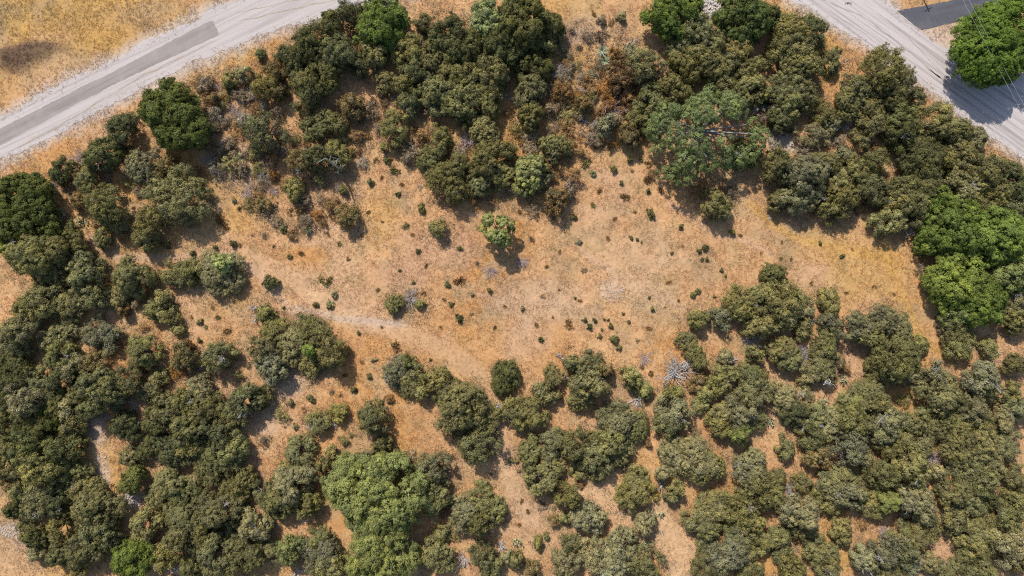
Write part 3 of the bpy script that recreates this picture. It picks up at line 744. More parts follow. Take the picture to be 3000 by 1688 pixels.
DATA = """
640 1200 48 j|650 1268 46 j|690 1218 38 y|720 1405 38 j|745 1532 48 g|740 1622 46 j|600 1292 43 d|560 1302 40 j|240 1152 44 d|262 1200 38 d|120 1122 48 j|100 1242 50 d|20 1302 50 j|28 1242 46 d|18 1362 44 j|8 1122 50 d|60 1432 40 j|172 1470 44 d|20 1182 46 d|240 1432 38 j|600 1560 46 j|580 1605 40 d|330 1590 40 j|1010 150 44 d|1060 190 40 d|1100 160 40 j|1290 130 40 d|1390 140 44 d|1390 230 40 j|1250 240 38 j|870 190 36 d|2550 320 44 j|2700 420 44 d|2760 480 40 j|2850 540 40 j|2560 470 40 j|2460 530 38 j|2230 290 40 d|2120 250 40 j
365 380 50 d|670 233 28 j|715 220 28 g|627 290 20 b|775 387 62 j|1027 40 48 d|965 57 32 d|925 117 66 d|985 163 68 d|908 165 48 d
1243 70 52 j|1330 96 50 d|1333 148 50 d|1200 150 58 j|1262 178 48 j|955 218 52 d|890 232 52 j|902 272 56 j|808 207 42 b|767 163 18 d|834 163 30 d|780 252 46 y|817 272 24 b
1130 235 40 y|1187 250 52 j|1200 292 42 j|1216 202 48 j|1338 222 62 j|1443 212 58 j|1290 278 54 j|1347 292 62 j|1430 282 52 j|1362 332 42 j|1414 376 38 j
1152 380 48 j|933 377 44 j|970 362 36 j|1297 402 34 y|1558 198 50 d|1552 277 50 j|1558 335 40 j|1590 118 42 j
1850 162 52 g|1893 192 52 j|2039 93 52 j|2083 127 56 j|1997 142 48 j|2053 177 56 j|2010 200 50 j|2155 139 42 y|2140 188 44 j|2097 204 48 j|2200 206 48 j
1966 264 48 j|1908 305 48 j|1866 352 42 j|1843 397 36 b|1777 362 44 g|2185 264 56 j|2259 52 34 d|2282 52 22 j
2323 95 58 j|2377 102 50 d|2337 148 58 j|2352 192 54 j|2282 148 40 j|2317 250 56 j|2279 264 44 j|2346 279 52 j|2308 308 48 j|2285 346 38 d
2436 175 32 j 44|2585 210 68 j|2618 248 60 j|2512 264 48 j|2474 302 42 y|2600 293 56 d|2678 282 30 j|2556 360 48 j|2632 337 52 d|2637 387 48 d
2745 364 70 j|2793 384 52 j|2853 407 36 g|2413 337 34 j|2381 395 42 g|2436 366 34 g|2512 410 38 j
100 740 80 j|150 682 52 d|190 732 60 j|150 802 64 j|306 452 52 d|186 508 34 d 40|262 535 44 j|245 590 32 b|320 604 60 j|342 652 42 y|306 692 32 y
422 496 52 g|480 489 34 b|518 582 80 j|451 650 52 y|425 692 42 j|248 802 56 j|387 811 58 j|518 803 52 j|562 797 42 j|632 800 66 g
925 458 50 j|875 476 42 b|977 455 38 j|1006 555 26 y|858 563 36 y|1018 632 36 b
1274 452 44 j|1303 526 56 j|1335 555 42 j|1347 496 42 j|1429 476 60 j|1449 520 48 j|1405 549 32 j|1283 670 30 y
1585 523 32 g|1623 428 42 y|1625 583 38 b|2097 597 46 y|2185 459 46 d
2279 482 52 j|2360 511 70 g|2410 482 46 j|2331 584 46 g|2372 564 50 g|2468 459 42 g|2497 502 50 j|2541 546 54 j|2454 575 50 j|2441 613 38 y|2279 587 32 j
2716 482 66 d|2803 453 60 j|2687 453 48 d|2890 497 60 j|2949 511 54 d|2978 555 50 d|2716 540 56 d|2643 555 50 j|2629 599 46 y|2614 651 46 y|2672 613 46 j|2803 564 54 j|2862 593 46 j|2920 570 54 j|2963 610 46 j|2731 645 40 d
131 875 56 j|204 890 66 j|277 869 48 j|355 860 44 j|82 904 42 j|58 977 70 g|44 1021 56 j|160 992 46 j|175 1050 48 j|306 983 56 g
454 913 34 j|495 927 28 y|518 968 24 y|478 875 28 y|364 910 18 b|422 1032 52 j|539 1042 42 b|638 1042 50 j|210 1079 52 g|277 1059 38 b|58 1073 50 d|44 1123 46 d|181 1108 38 d
291 1137 66 j|379 1123 66 j|437 1137 50 j|350 1172 52 g|466 1102 42 j|583 1137 66 g|539 1181 56 j|495 1204 50 j|583 1210 52 j|466 1239 46 d|553 1248 56 j|714 1166 50 j
73 1166 50 g|160 1172 42 j|175 1196 38 d|67 1219 50 d|146 1225 50 o|218 1239 38 j|210 1190 38 g|364 1239 46 d
779 919 46 j|808 977 50 j|779 1021 47 g|901 977 57 j|960 1027 48 y|910 1064 44 j|802 1079 50 g|852 1027 52 g
1152 890 28 y|1230 888 30 j|1164 1096 48 g|1201 1123 46 j|1225 1102 38 j|1199 1062 24 d|1274 1117 40 y|1240 1149 26 y|1345 1190 80 j|1395 1238 64 j|1410 1303 54 j|1303 1152 42 j
1485 1100 44 d 56|1490 1190 42 y|1550 1217 54 j|931 1239 40 j|992 1207 40 y|1094 1228 50 j|765 1161 38 d
1675 1062 36 j|1718 1073 46 j|1622 1105 38 j|1733 1126 52 j|1686 1137 56 j|1704 1166 46 j|1777 1082 26 b|1587 1149 28 j|1628 1160 20 y
1844 1099 28 y|1858 1117 34 j|1887 1143 28 j|1791 1204 46 g|1806 1239 60 g|1864 1248 46 j|1966 1212 56 g|1952 1239 46 j|1966 1152 24 y
2033 1021 50 j|2053 1064 46 j|2010 997 28 j|2045 939 40 y|2112 928 60 g|2170 890 56 j|2214 875 54 j|2228 948 46 j|2214 1035 46 j|2126 1044 38 g|2106 1108 46 j|2141 1094 42 j|2199 1108 50 j|2199 1152 50 j|2048 1126 34 b|2068 1152 28 y|2048 1190 30 y|2170 1210 60 g|2112 1210 40 y|2097 1254 32 j|2205 1233 40 j
2294 890 64 j|2279 933 50 j|2360 904 38 g|2352 957 38 j|2265 806 40 d|2330 875 38 j|2422 875 36 j 50|2425 942 34 g|2279 1027 42 y|2413 1006 50 j|2425 1050 46 j|2375 1097 42 g|2407 1079 42 j|2308 1050 38 j
2497 962 46 g|2579 942 56 g|2629 968 52 j|2695 1007 27 j|2541 986 42 j|2614 1056 70 j|2658 1050 46 j|2570 1079 42 j|2667 1094 32 g|2311 1160 60 g|2326 1210 46 d|2541 1146 60 j|2556 1181 54 j|2497 1181 46 j
2730 1094 42 g|2763 1152 64 j|2789 1175 46 d|2870 1117 54 g|2891 1137 46 j|2803 1013 48 j|2795 962 44 j|2891 1019 32 y|2972 890 46 g|2972 933 40 j|2975 1073 34 j|2961 1146 34 j|2847 1204 56 g|2862 1239 54 j|2935 1225 52 g|2984 1196 40 j
2390 1216 42 j|2352 1239 38 j|2425 1248 50 g|2512 1219 52 j|2600 1239 56 g|2678 1230 50 j
87 1297 60 d|189 1310 56 d|131 1370 70 j|204 1390 56 j|117 1437 60 j|102 1501 42 j|38 1489 28 d|268 1486 68 j|87 1559 38 d|111 1582 32 d|175 1545 42 j|291 1545 56 j|262 1603 66 j|169 1632 34 j|102 1623 24 g|233 1641 42 j|227 1676 24 y|38 1412 34 b
379 1341 32 g|437 1312 46 d|510 1312 50 d|510 1399 66 j|466 1457 50 j|539 1443 46 d|641 1341 66 j|685 1312 50 j|612 1390 50 j|422 1530 46 y|539 1530 66 j|524 1574 60 j|641 1501 66 j|685 1443 50 j|480 1632 42 j|553 1661 38 j|626 1618 56 j|685 1647 46 j|699 1574 50 j
872 1326 46 j|971 1326 20 y|948 1364 28 j|1126 1297 30 j|852 1428 56 g|823 1472 50 j|779 1449 46 j|837 1393 42 j|901 1472 38 y|1070 1350 36 j|1143 1355 42 j|1260 1399 56 j|1274 1361 42 g|1274 1443 50 j|1263 1489 28 y
1376 1501 56 g|1414 1472 46 j|1458 1495 34 y|1405 1530 46 j|1295 1559 26 j|1274 1618 50 j|1414 1632 42 j|1449 1661 38 j|1487 1632 28 g|852 1603 46 m|954 1618 60 g|968 1661 54 j|939 1574 42 j|779 1618 46 j
1617 1297 56 j|1675 1303 56 j|1552 1341 46 j|1777 1303 56 j|1748 1341 50 j|1596 1405 52 j|1663 1449 42 j|1698 1376 34 y|1756 1385 34 y|1806 1326 42 j|1864 1399 38 j|1850 1449 58 y|1879 1443 46 y|1733 1516 52 g|1654 1516 20 y|1622 1524 18 b|1884 1530 30 g 38
2024 1341 80 g|2068 1370 64 j|1966 1312 50 g|1981 1431 42 j|1937 1379 38 g|1966 1454 36 j|2083 1501 50 j|2053 1516 46 j|2083 1466 46 j|2068 1545 42 j|2199 1370 60 g|2214 1428 60 j|2164 1495 60 j|2199 1530 54 j|2155 1565 50 j|2068 1588 32 j|2126 1632 58 g|2068 1661 46 j|2170 1612 40 j|2185 1670 46 j|2234 1588 38 j
1669 1594 38 j|1576 1588 16 y 28|1815 1603 56 g|1756 1632 56 g|1791 1661 56 g|1893 1647 60 j|1657 1658 46 g|1555 1667 26 b|1512 1638 26 j
2300 1318 26 j 36|2381 1285 46 j|2390 1335 42 b|2489 1306 56 g|2527 1341 46 g|2614 1303 60 j|2687 1303 56 j|2803 1303 64 j|2876 1306 50 j|2352 1414 50 j|2448 1408 56 j|2483 1443 50 g|2431 1472 46 j|2585 1385 50 j|2672 1364 56 j|2745 1379 42 g|2833 1355 60 j|2905 1370 54 j|2876 1414 50 j
2265 1408 34 j|2267 1454 38 j|2346 1507 56 g|2352 1553 46 j|2556 1472 50 y|2672 1466 60 g|2702 1495 50 j|2789 1449 50 j|2833 1472 50 j|2891 1454 46 d|2789 1524 42 j|2876 1530 54 j|2949 1516 54 j|2466 1545 34 y|2471 1577 26 j|2687 1565 54 y|2652 1577 46 j|2585 1618 46 g|2658 1618 42 j|2527 1641 38 g|2600 1670 46 j|2667 1655 38 g|2716 1647 32 g
2396 1618 56 j|2425 1670 42 j|2323 1670 42 j|2267 1574 42 j|2279 1618 38 j|2862 1574 60 j|2949 1603 54 g|2972 1647 38 j|2847 1632 46 j|2876 1670 46 j|2774 1676 42 j|2978 1470 40 j|2970 1400 44 j|2950 1300 44 j|2740 1250 44 j|2770 1230 40 j
"""
for ent in DATA.replace("\n", "|").split("|"):
    q = ent.split()
    if len(q) >= 4:
        juniper(float(q[0]), float(q[1]), float(q[2]), q[3], float(q[4]) if len(q) > 4 else None)

# ------------------------------------------------------------------ broad-leaved trees (hand-labelled, they serve as landmarks)
def broadleaf(name, px, py, r, k, label, phrase=None, Hf=1.05, base=0.16, lobes=None, cover=0.8, cr=0.52, L=0.23, per=64, bark=None, lobe_r=(0.15, 0.28), wob=0.2, ry=None, wr=0.6, core=True, nl=12, dry=None):
    R = r * S; H = R * Hf + 1.4; sd = int(px * 7 + py * 3)
    rr = random.Random(sd)
    x, y = base_xy(px, py, H * 0.55)
    t = bpy.data.objects.new(name, None); t.location = (x, y, gz(x, y) - 0.03); t.empty_display_size = 0.3
    if ry: t.scale = (1, ry / r, 1)
    C.objects.link(t)
    cm, cs, rs = crown_mesh(name + "_crown", R, H, sd, base, lobes or int(14 + R * 5), cr, L, wr, per, lobe_r, cover, wob, 0.5, 0.6, core)
    c = link("crown", cm, t); cc = col_of(k, rr, 0.04); c.color = (cc[0], cc[1], cc[2], cc[3] if dry is None else dry)
    link("trunk", trunk_mesh(name + "_trunk", H, cs, rs, sd, 0.07 + 0.03 * R, bark or M_BARK, nl, 0.28), t)
    tag(t, label, "tree")
    if phrase: LANDMARKS.append((px, py, phrase))
    return t
broadleaf("oak_tree", 512, 352, 96, 'o', "big deep green round oak on the verge below the paved road strip", "the big round oak")
broadleaf("oak_tree", 55, 628, 104, 'o', "large dark oak cut by the left frame edge under the golden verge", "the large left-edge oak", Hf=0.9)
broadleaf("oak_tree", 2183, 54, 74, 'o', "deep green oak at the top beside the white stone heap", "the oak by the stone heap")
broadleaf("oak_tree", 2910, 133, 122, 'v', "vivid green oak under the power wires, shading the gravel junction", "the vivid oak under the wires", Hf=0.95, base=0.25)
broadleaf("oak_tree", 1440, 48, 64, 'p', "pale green tree at the top edge left of the grassy gap", None, dry=0.0)
broadleaf("oak_tree", 1530, 62, 82, 'd', "tall dark green tree at the top edge against the grassy gap", "the tall dark top tree", Hf=1.4, dry=0.1)
broadleaf("oak_tree", 1490, 132, 62, 'd', "dark green tree below the two tall trees of the top edge", None, Hf=1.2, dry=0.1)
broadleaf("oak_tree", 1608, 80, 44, 'd', "smaller dark green tree on the right flank of the tall dark one", None, Hf=1.2, dry=0.15)
broadleaf("elm_tree", 1112, 78, 76, 'B', "bright yellow-green tree at the top beside the curve of the gravel road", "the bright road-curve tree", cover=0.8, bark=M_GREYBARK)
broadleaf("elm_tree", 1128, 8, 40, 'p', "small pale grey-green tree cut by the top edge beside the road curve", None, cover=0.6, bark=M_GREYBARK)
broadleaf("elm_tree", 1962, 42, 78, 'B', "bright lime tree at the top edge left of the white stone heap", "the lime tree at top", cover=0.75, bark=M_GREYBARK)
broadleaf("mesquite_tree", 2058, 372, 142, 'q', "wide open blue-green mesquite with pale limbs showing through its crown", "the wide blue-green mesquite", Hf=0.95, cover=0.62, cr=0.5, L=0.23, per=52, bark=M_GREYBARK, lobes=54, lobe_r=(0.09, 0.19), core=False, nl=30, wob=0.24, wr=0.5)
broadleaf("mesquite_tree", 1085, 1455, 132, 'm', "huge light green mesquite with feathery crown near the bottom edge", "the huge light green mesquite", Hf=0.95, cover=0.85, cr=0.58, L=0.24, per=72, lobes=46, lobe_r=(0.13, 0.24), bark=M_GREYBARK, wr=0.45)
broadleaf("mesquite_tree", 1108, 1605, 104, 'm', "light green mesquite at the bottom edge touching the huge one above it", "the bottom-edge mesquite", Hf=0.9, cover=0.85, cr=0.58, L=0.24, per=72, lobes=36, lobe_r=(0.14, 0.25), bark=M_GREYBARK, wr=0.45)
broadleaf("mesquite_tree", 1464, 686, 48, 'L', "lone yellow-green sapling tree standing in the middle of the clearing", "the lone sapling tree", Hf=1.5, base=0.35, cover=0.5, cr=0.3, L=0.2, wob=0.35, bark=M_GREYBARK, core=False)
broadleaf("mesquite_tree", 1549, 508, 54, 'p', "airy pale green tree with bare twigs above the clearing", "the airy pale tree", cover=0.5, bark=M_GREYBARK, core=False, cr=0.45, L=0.3)
broadleaf("elm_tree", 2800, 662, 92, 'B', "uppermost bright green tree of the bright stand at the right", "the bright stand's uppermost tree", Hf=1.0)
broadleaf("elm_tree", 2905, 700, 92, 'B', "bright green tree at the right frame edge beside the uppermost bright one", None, Hf=1.0)
broadleaf("elm_tree", 2962, 790, 66, 'm', "light green tree cut by the right frame edge under the bright stand", None, Hf=1.0)
broadleaf("elm_tree", 2735, 705, 46, 'B', "small bright green tree on the clearing side of the bright stand", None, Hf=1.2, cover=0.8)
broadleaf("elm_tree", 2795, 832, 84, 'B', "lower bright green tree of the bright stand, facing the clearing", "the bright stand's lower tree", Hf=1.0)
broadleaf("elm_tree", 2868, 888, 74, 'B', "bright green tree just right of the lower one in the bright stand", None, Hf=1.0)
broadleaf("elm_tree", 2805, 905, 48, 'm', "lowest light green crown under the bright stand", None, Hf=1.0)
broadleaf("elm_tree", 388, 1640, 58, 'B', "bright green tree cut by the bottom edge at the lower left", "the bright lower left tree", Hf=1.1)
broadleaf("elm_tree", 393, 1406, 38, 'm', "small green tree above the pale stony patch at the lower left", "the green tree in the gully", Hf=1.2, dry=0.0)
broadleaf("elm_tree", 8, 712, 28, 'B', "bright green sapling peeking in at the left frame edge", None, Hf=1.5)
broadleaf("elm_tree", 2166, 1272, 27, 'm', "small bright green sapling inside the junipers at the lower right path", "the lower-path bright sapling", Hf=1.8, cr=0.4, L=0.28)
broadleaf("elm_tree", 2602, 1470, 30, 'm', "yellow-green sapling deep in the lower right juniper stand", "the yellow-green sapling", Hf=1.9, cr=0.4, L=0.28)
broadleaf("elm_tree", 912, 1027, 19, 'B', "tiny lime green sapling among dark junipers on the left of the clearing", "the tiny lime sapling", Hf=3.2, base=0.3, cr=0.35, L=0.24)
broadleaf("mesquite_tree", 655, 775, 30, 'p', "pale green spindly tree on the left trail beside the oval junipers", None, Hf=1.8, cover=0.7, cr=0.4, L=0.28, bark=M_GREYBARK)

# rusty shrubs
def rusty(px, py, r, k, label, phrase=None):
    t = juniper(px, py, r, k); TREES.pop(); t.name = "rusty_shrub"
    for c in t.children: pass
    tag(t, label, "shrub")
    if phrase: LANDMARKS.append((px, py, phrase))
rusty(586, 412, 22, 'r', "small rusty red shrub at the foot of the big round oak")
rusty(1027, 312, 38, 'b', "orange-brown round shrub in the gap between two juniper groups", "the orange-brown round shrub")
rusty(1645, 266, 34, 'r', "orange-brown shrub beside grey twigs under the yuccas")
rusty(1803, 160, 20, 'r', "small rusty shrub right of the two larger yuccas")
rusty(1818, 228, 50, 'r', "wide rusty brown juniper below the yuccas", "the wide rusty juniper")
rusty(1835, 275, 36, 'r', "smaller rusty brown bush under the wide rusty juniper")
rusty(1712, 308, 38, 'b', "brown-orange scrubby bush left of the grey dead thicket")
rusty(387, 503, 14, 'r', "tiny orange dead sprig beside the grey-green juniper on the left")
rusty(540, 1020, 24, 'r', "rust-topped bush beside the neat round juniper on the left")
rusty(1140, 1167, 14, 'r', "small brown bush above the round junipers of the lower clearing")

# tall leafless snag
def snag():
    r = np.random.default_rng(77); segs = []
    x, y = base_xy(1003, 500, 0)
    p = np.array((0, 0, -0.1)); d = np.array((-0.02, 0.04, 1.0))
    pts = [p]
    for i in range(6):
        d = norm(d + r.normal(size=3) * 0.05); pts.append(pts[-1] + d * 1.25)
    for i in range(6):
        segs.append((pts[i], 0.26 - 0.03 * i, pts[i + 1], 0.26 - 0.03 * (i + 1)))
    t = bpy.data.objects.new("dead_tree", None); t.location = (x, y, gz(x, y)); C.objects.link(t)
    V, F = tubes(segs, 7); link("trunk", new_mesh("snag_trunk", V, F, M_GREYBARK, smooth=True), t)
    for i in range(6):
        segs = []
        a = r.uniform(0, 6.28); q = pts[2 + i % 5]
        limb(segs, q, np.array((math.cos(a), math.sin(a), 0.5)), r.uniform(0.8, 2.0), 0.06, r, 2, 0.4, 2)
        V, F = tubes(segs, 5); link("branch", new_mesh("snag_branch", V, F, M_GREYBARK), t)
    tag(t, "tall leafless snag throwing a long thin shadow into the clearing", "dead tree")
    LANDMARKS.append((1003, 489, "the tall dead snag"))
snag()

# ------------------------------------------------------------------ yuccas, prickly pears
def yucca(px, py, r, label):
    R = r * S; q = np.random.default_rng(int(px)); n = 70
    V = []; F = []
    for i in range(n):
        a = q.uniform(0, 6.28); el = q.uniform(0.05, 1.1); L = R * q.uniform(0.75, 1.1)
        d = np.array((math.cos(a) * math.cos(el), math.sin(a) * math.cos(el), math.sin(el))); s = np.array((-math.sin(a), math.cos(a), 0)) * 0.055
        b0 = np.array((0, 0, 0.25)); mid = b0 + d * L * 0.4; tip = b0 + d * L + np.array((0, 0, -0.12 * L))
        k = len(V); V += [b0 - s * 0.5, b0 + s * 0.5, mid + s, tip + s * .1, tip - s * .1, mid - s]
        F += [(k, k + 1, k + 2, k + 5), (k + 5, k + 2, k + 3, k + 4)]
    x, y = base_xy(px, py, 0.4)
    t = bpy.data.objects.new("yucca", None); t.location = (x, y, gz(x, y)); C.objects.link(t)
    link("leaf_rosette", new_mesh("yucca_leaves", V, F, M_YUC), t)
    V2, F2 = tubes([((0, 0, -0.1), 0.14, (0, 0, 0.2), 0.12), ((0, 0, 0.2), 0.12, (0, 0, 0.4), 0.03)], 8)
    link("stem", new_mesh("yucca_stem", V2, F2, M_BARK, smooth=True), t)
    tag(t, label, "yucca")
yucca(1764, 149, 24, "uppermost yucca of the three on the dry gap, beside the rusty shrub")
yucca(1771, 182, 26, "largest spiky yucca, directly below the uppermost one")
yucca(1730, 218, 18, "smallest pale yucca, lowest on the dry gap")
LANDMARKS.append((1768, 170, "the yuccas"))

def cactus_mesh(seed, n, R):
    q = np.random.default_rng(seed); V = []; F = []
    th = np.arange(8) * 2 * np.pi / 8
    for i in range(n):
        a = q.uniform(0, 6.28); d = math.sqrt(q.random()) * R
        c = np.array((math.cos(a) * d, math.sin(a) * d, 0.12)); up = norm(np.array((q.normal() * 0.6, q.normal() * 0.6, 1.0)))
        nrm = norm(np.cross(up, q.normal(size=3))); sd = np.cross(up, nrm)
        for s_ in range(q.integers(1, 4)):
            h = q.uniform(0.13, 0.2); w = h * 0.75; k = len(V)
            cc = c + up * h
            for f_, off in ((0.7, -0.03), (1.0, 0.0), (0.7, 0.03)):
                for t_ in th: V.append(cc + up * math.sin(t_) * h * f_ + sd * math.cos(t_) * w * f_ + nrm * off)
            for b_ in (0, 8):
                for j in range(8): F.append((k + b_ + j, k + b_ + (j + 1) % 8, k + b_ + 8 + (j + 1) % 8, k + b_ + 8 + j))
            for b_ in (0, 16):
                F.append((k + b_ + 0, k + b_ + 1, k + b_ + 2, k + b_ + 3)); F.append((k + b_ + 0, k + b_ + 3, k + b_ + 4, k + b_ + 7)); F.append((k + b_ + 4, k + b_ + 5, k + b_ + 6, k + b_ + 7))
            c = cc + up * h * 0.9; up = norm(up + q.normal(size=3) * 0.6); up[2] = abs(up[2]); nrm = norm(np.cross(up, q.normal(size=3))); sd = np.cross(up, nrm)
    return new_mesh("prickly_pear", V, F, M_CACT, smooth=False)
def cactus(px, py, r, label):
    x, y = base_xy(px, py, 0.2)
    o = link("prickly_pear", cactus_mesh(int(px), int(8 + r * 1.6), r * S)); o.location = (x, y, gz(x, y))
    tag(o, label, "cactus", "prickly pear clumps")
for a in [(1822, 1577, 22, "widest prickly pear patch, on the upper edge of the bottom grey junipers"), (1890, 1598, 16, "prickly pear clump on the sandy path above the bottom juniper"),
          (1911, 1516, 10, "pale prickly pear beside the small grey-green juniper on the sandy path"), (1937, 1508, 8, "tiny green prickly pear alone on the sandy path"),
          (1512, 1589, 13, "prickly pear clump left of the young yellowish bush at bottom"), (1692, 1572, 9, "small prickly pear behind the round juniper at bottom centre"),
          (242, 655, 18, "bluish prickly pear clump by the left trail under the large oak"), (185, 625, 13, "dry pale prickly pear between the large oak and the trail"),
          (2472, 1112, 10, "prickly pear on the orange soil right of the grey dead crown"), (2412, 1178, 9, "prickly pear on the orange gap between lower right junipers"),
          (2915, 1026, 10, "prickly pear at the shaded edge below the bright stand"), (1640, 150, 12, "prickly pear in the shade left of the yuccas"),
          (965, 888, 7, "small prickly pear beside a weed at the top of the left track"), (2255, 1235, 10, "prickly pear by the lower right path beside the bright sapling"),
          (700, 462, 10, "pale prickly pear on the brush slope right of the big round oak")]:
    cactus(*a)

# ------------------------------------------------------------------ small bushes and weeds in the clearing
SH = []
for v in range(8):
    cm, cs, rs = crown_mesh("young_juniper", 0.6, 0.75, 4000 + v, base=0.0, lobes=7, cr=0.2, L=0.17, per=16, cover=0.7, lobe_r=(0.25, 0.45), wob=0.45)
    SH.append(cm)
SMALL = """
682 713 13 d|632 725 9 d|565 742 10 d|685 588 9 g|492 716 15 d|901 675 15 g|831 670 14 d|1030 445 14 d|1134 472 13 d|1085 533 14 d|1166 568 9 d|1236 614 16 d|1347 728 9 d|1225 736 9 d|1170 792 6 d|1210 827 7 d|849 751 9 j|794 828 28 d|1312 833 11 d|1739 512 10 q|1797 495 12 d|1820 536 8 d|1899 559 10 d|1550 579 14 y|1902 620 13 d|1910 632 11 d|1995 664 11 d|1683 635 11 d|1698 707 10 g|1849 696 8 d|1867 702 7 d|1969 742 6 d|2144 681 11 d|2065 725 13 d|2048 734 9 d|2071 760 8 d|2058 760 7 d|2115 792 7 d|2126 809 6 d|1844 469 12 d|2404 713 7 d|2467 751 9 d|583 995 9 d|583 943 12 j|925 893 11 d|965 893 13 j|980 861 11 g|829 902 6 d|1344 934 16 o|1320 892 10 d|1434 853 9 d|1382 861 8 g|1050 975 7 d|1094 1054 10 g|1082 1103 11 d|1038 1141 14 d|909 1167 15 d|1114 1176 14 d|1715 937 8 d|1727 958 11 o|1744 940 8 o|1782 937 6 d|1791 955 9 d|1764 966 6 d|1759 985 10 d|1800 993 15 d|1815 1019 10 d|1844 944 7 d|1828 920 6 d|1912 905 9 d|1903 872 6 d|2030 864 11 d|2048 853 10 d|1685 873 6 d|1583 993 9 o|1529 905 9 g|1867 998 7 g|1602 1575 11 d|1966 503 18 d|1820 55 18 j|852 1179 13 g|863 1249 12 g|1260 1054 6 d|1371 1236 5 d|700 610 7 d|1016 437 8 d|1879 470 7 d|1771 937 5 d|1880 710 4 d|1348 938 7 d|2095 870 6 d|838 1222 7 j|1495 1348 10 j|1512 1350 9 j|1520 1380 8 j|1150 1010 8 j
"""
def near_phrase(px, py, used={}):
    best = sorted(LANDMARKS, key=lambda l: math.hypot(px - l[0], py - l[1]))[0]
    dx, dy = px - best[0], py - best[1]
    a = math.degrees(math.atan2(-dy, dx)) % 360
    d = ["right of", "up right of", "above", "up left of", "left of", "down left of", "below", "down right of"][int((a + 22.5) // 45) % 8]
    return d, best[2], math.hypot(dx, dy)
BUSH = []
for ent in SMALL.replace("\n", "|").split("|"):
    q = ent.split()
    if len(q) < 4: continue
    px, py, r, k = float(q[0]), float(q[1]), float(q[2]), q[3]
    rr = random.Random(int(px * 13 + py)); x, y = base_xy(px, py, 0.3)
    o = link("juniper_seedling", rr.choice(SH)); s = r * S * 0.86 / 0.68
    o.location = (x, y, gz(x, y) - 0.02); o.scale = (s, s * rr.uniform(0.85, 1.15), s * rr.uniform(0.8, 1.2) * 1.1); o.rotation_euler = (0, 0, rr.uniform(0, 6.28))
    cc = col_of(k, rr); o.color = (cc[0] * 1.15, cc[1] * 1.1, cc[2] * 1.15, cc[3])
    TREES.append((o, px, py, r, CNAME[k], 'seedling', 'bush'))

def weed_mesh(seed, m):
    q = np.random.default_rng(seed); n = 260; nb = 4
    cb = q.normal(0, 0.24, (nb, 2)); hb = q.uniform(0.35, 0.8, nb); k = q.integers(0, nb, n)
    off = q.normal(0, 0.14, (n, 2))
    b = np.concatenate([cb[k] + off, np.full((n, 1), -0.02)], 1)
    d = norm(np.concatenate([q.normal(0, 0.55, (n, 2)) + off * 1.5, np.ones((n, 1)) * 0.7], 1))
    L = hb[k] * q.uniform(0.5, 1.1, n)
    b[:, 2] += q.random(n) * 0.25 * hb[k]
    t = b + d * L[:, None] * 0.6
    w = norm(np.cross(d, q.normal(size=(n, 3)))) * 0.05
    mid = (b + t) / 2
    V = np.stack([b, mid + w, t, mid - w], 1).reshape(-1, 3)
    return new_mesh("weed_clump", V, np.arange(4 * n).reshape(-1, 4), m, fattr={"tint": q.random(n), "age": q.random(n)})
WD = [weed_mesh(600 + i, M_FOL) for i in range(6)]
WCOL = {'w': (0.34, 0.215, 0.11, 0), 'u': (0.25, 0.195, 0.15, 0), 'l': (0.24, 0.21, 0.095, 0), 'n': (0.25, 0.155, 0.08, 0)}
WNAME = {'w': 'tan', 'u': 'greyish', 'l': 'olive', 'n': 'brown'}
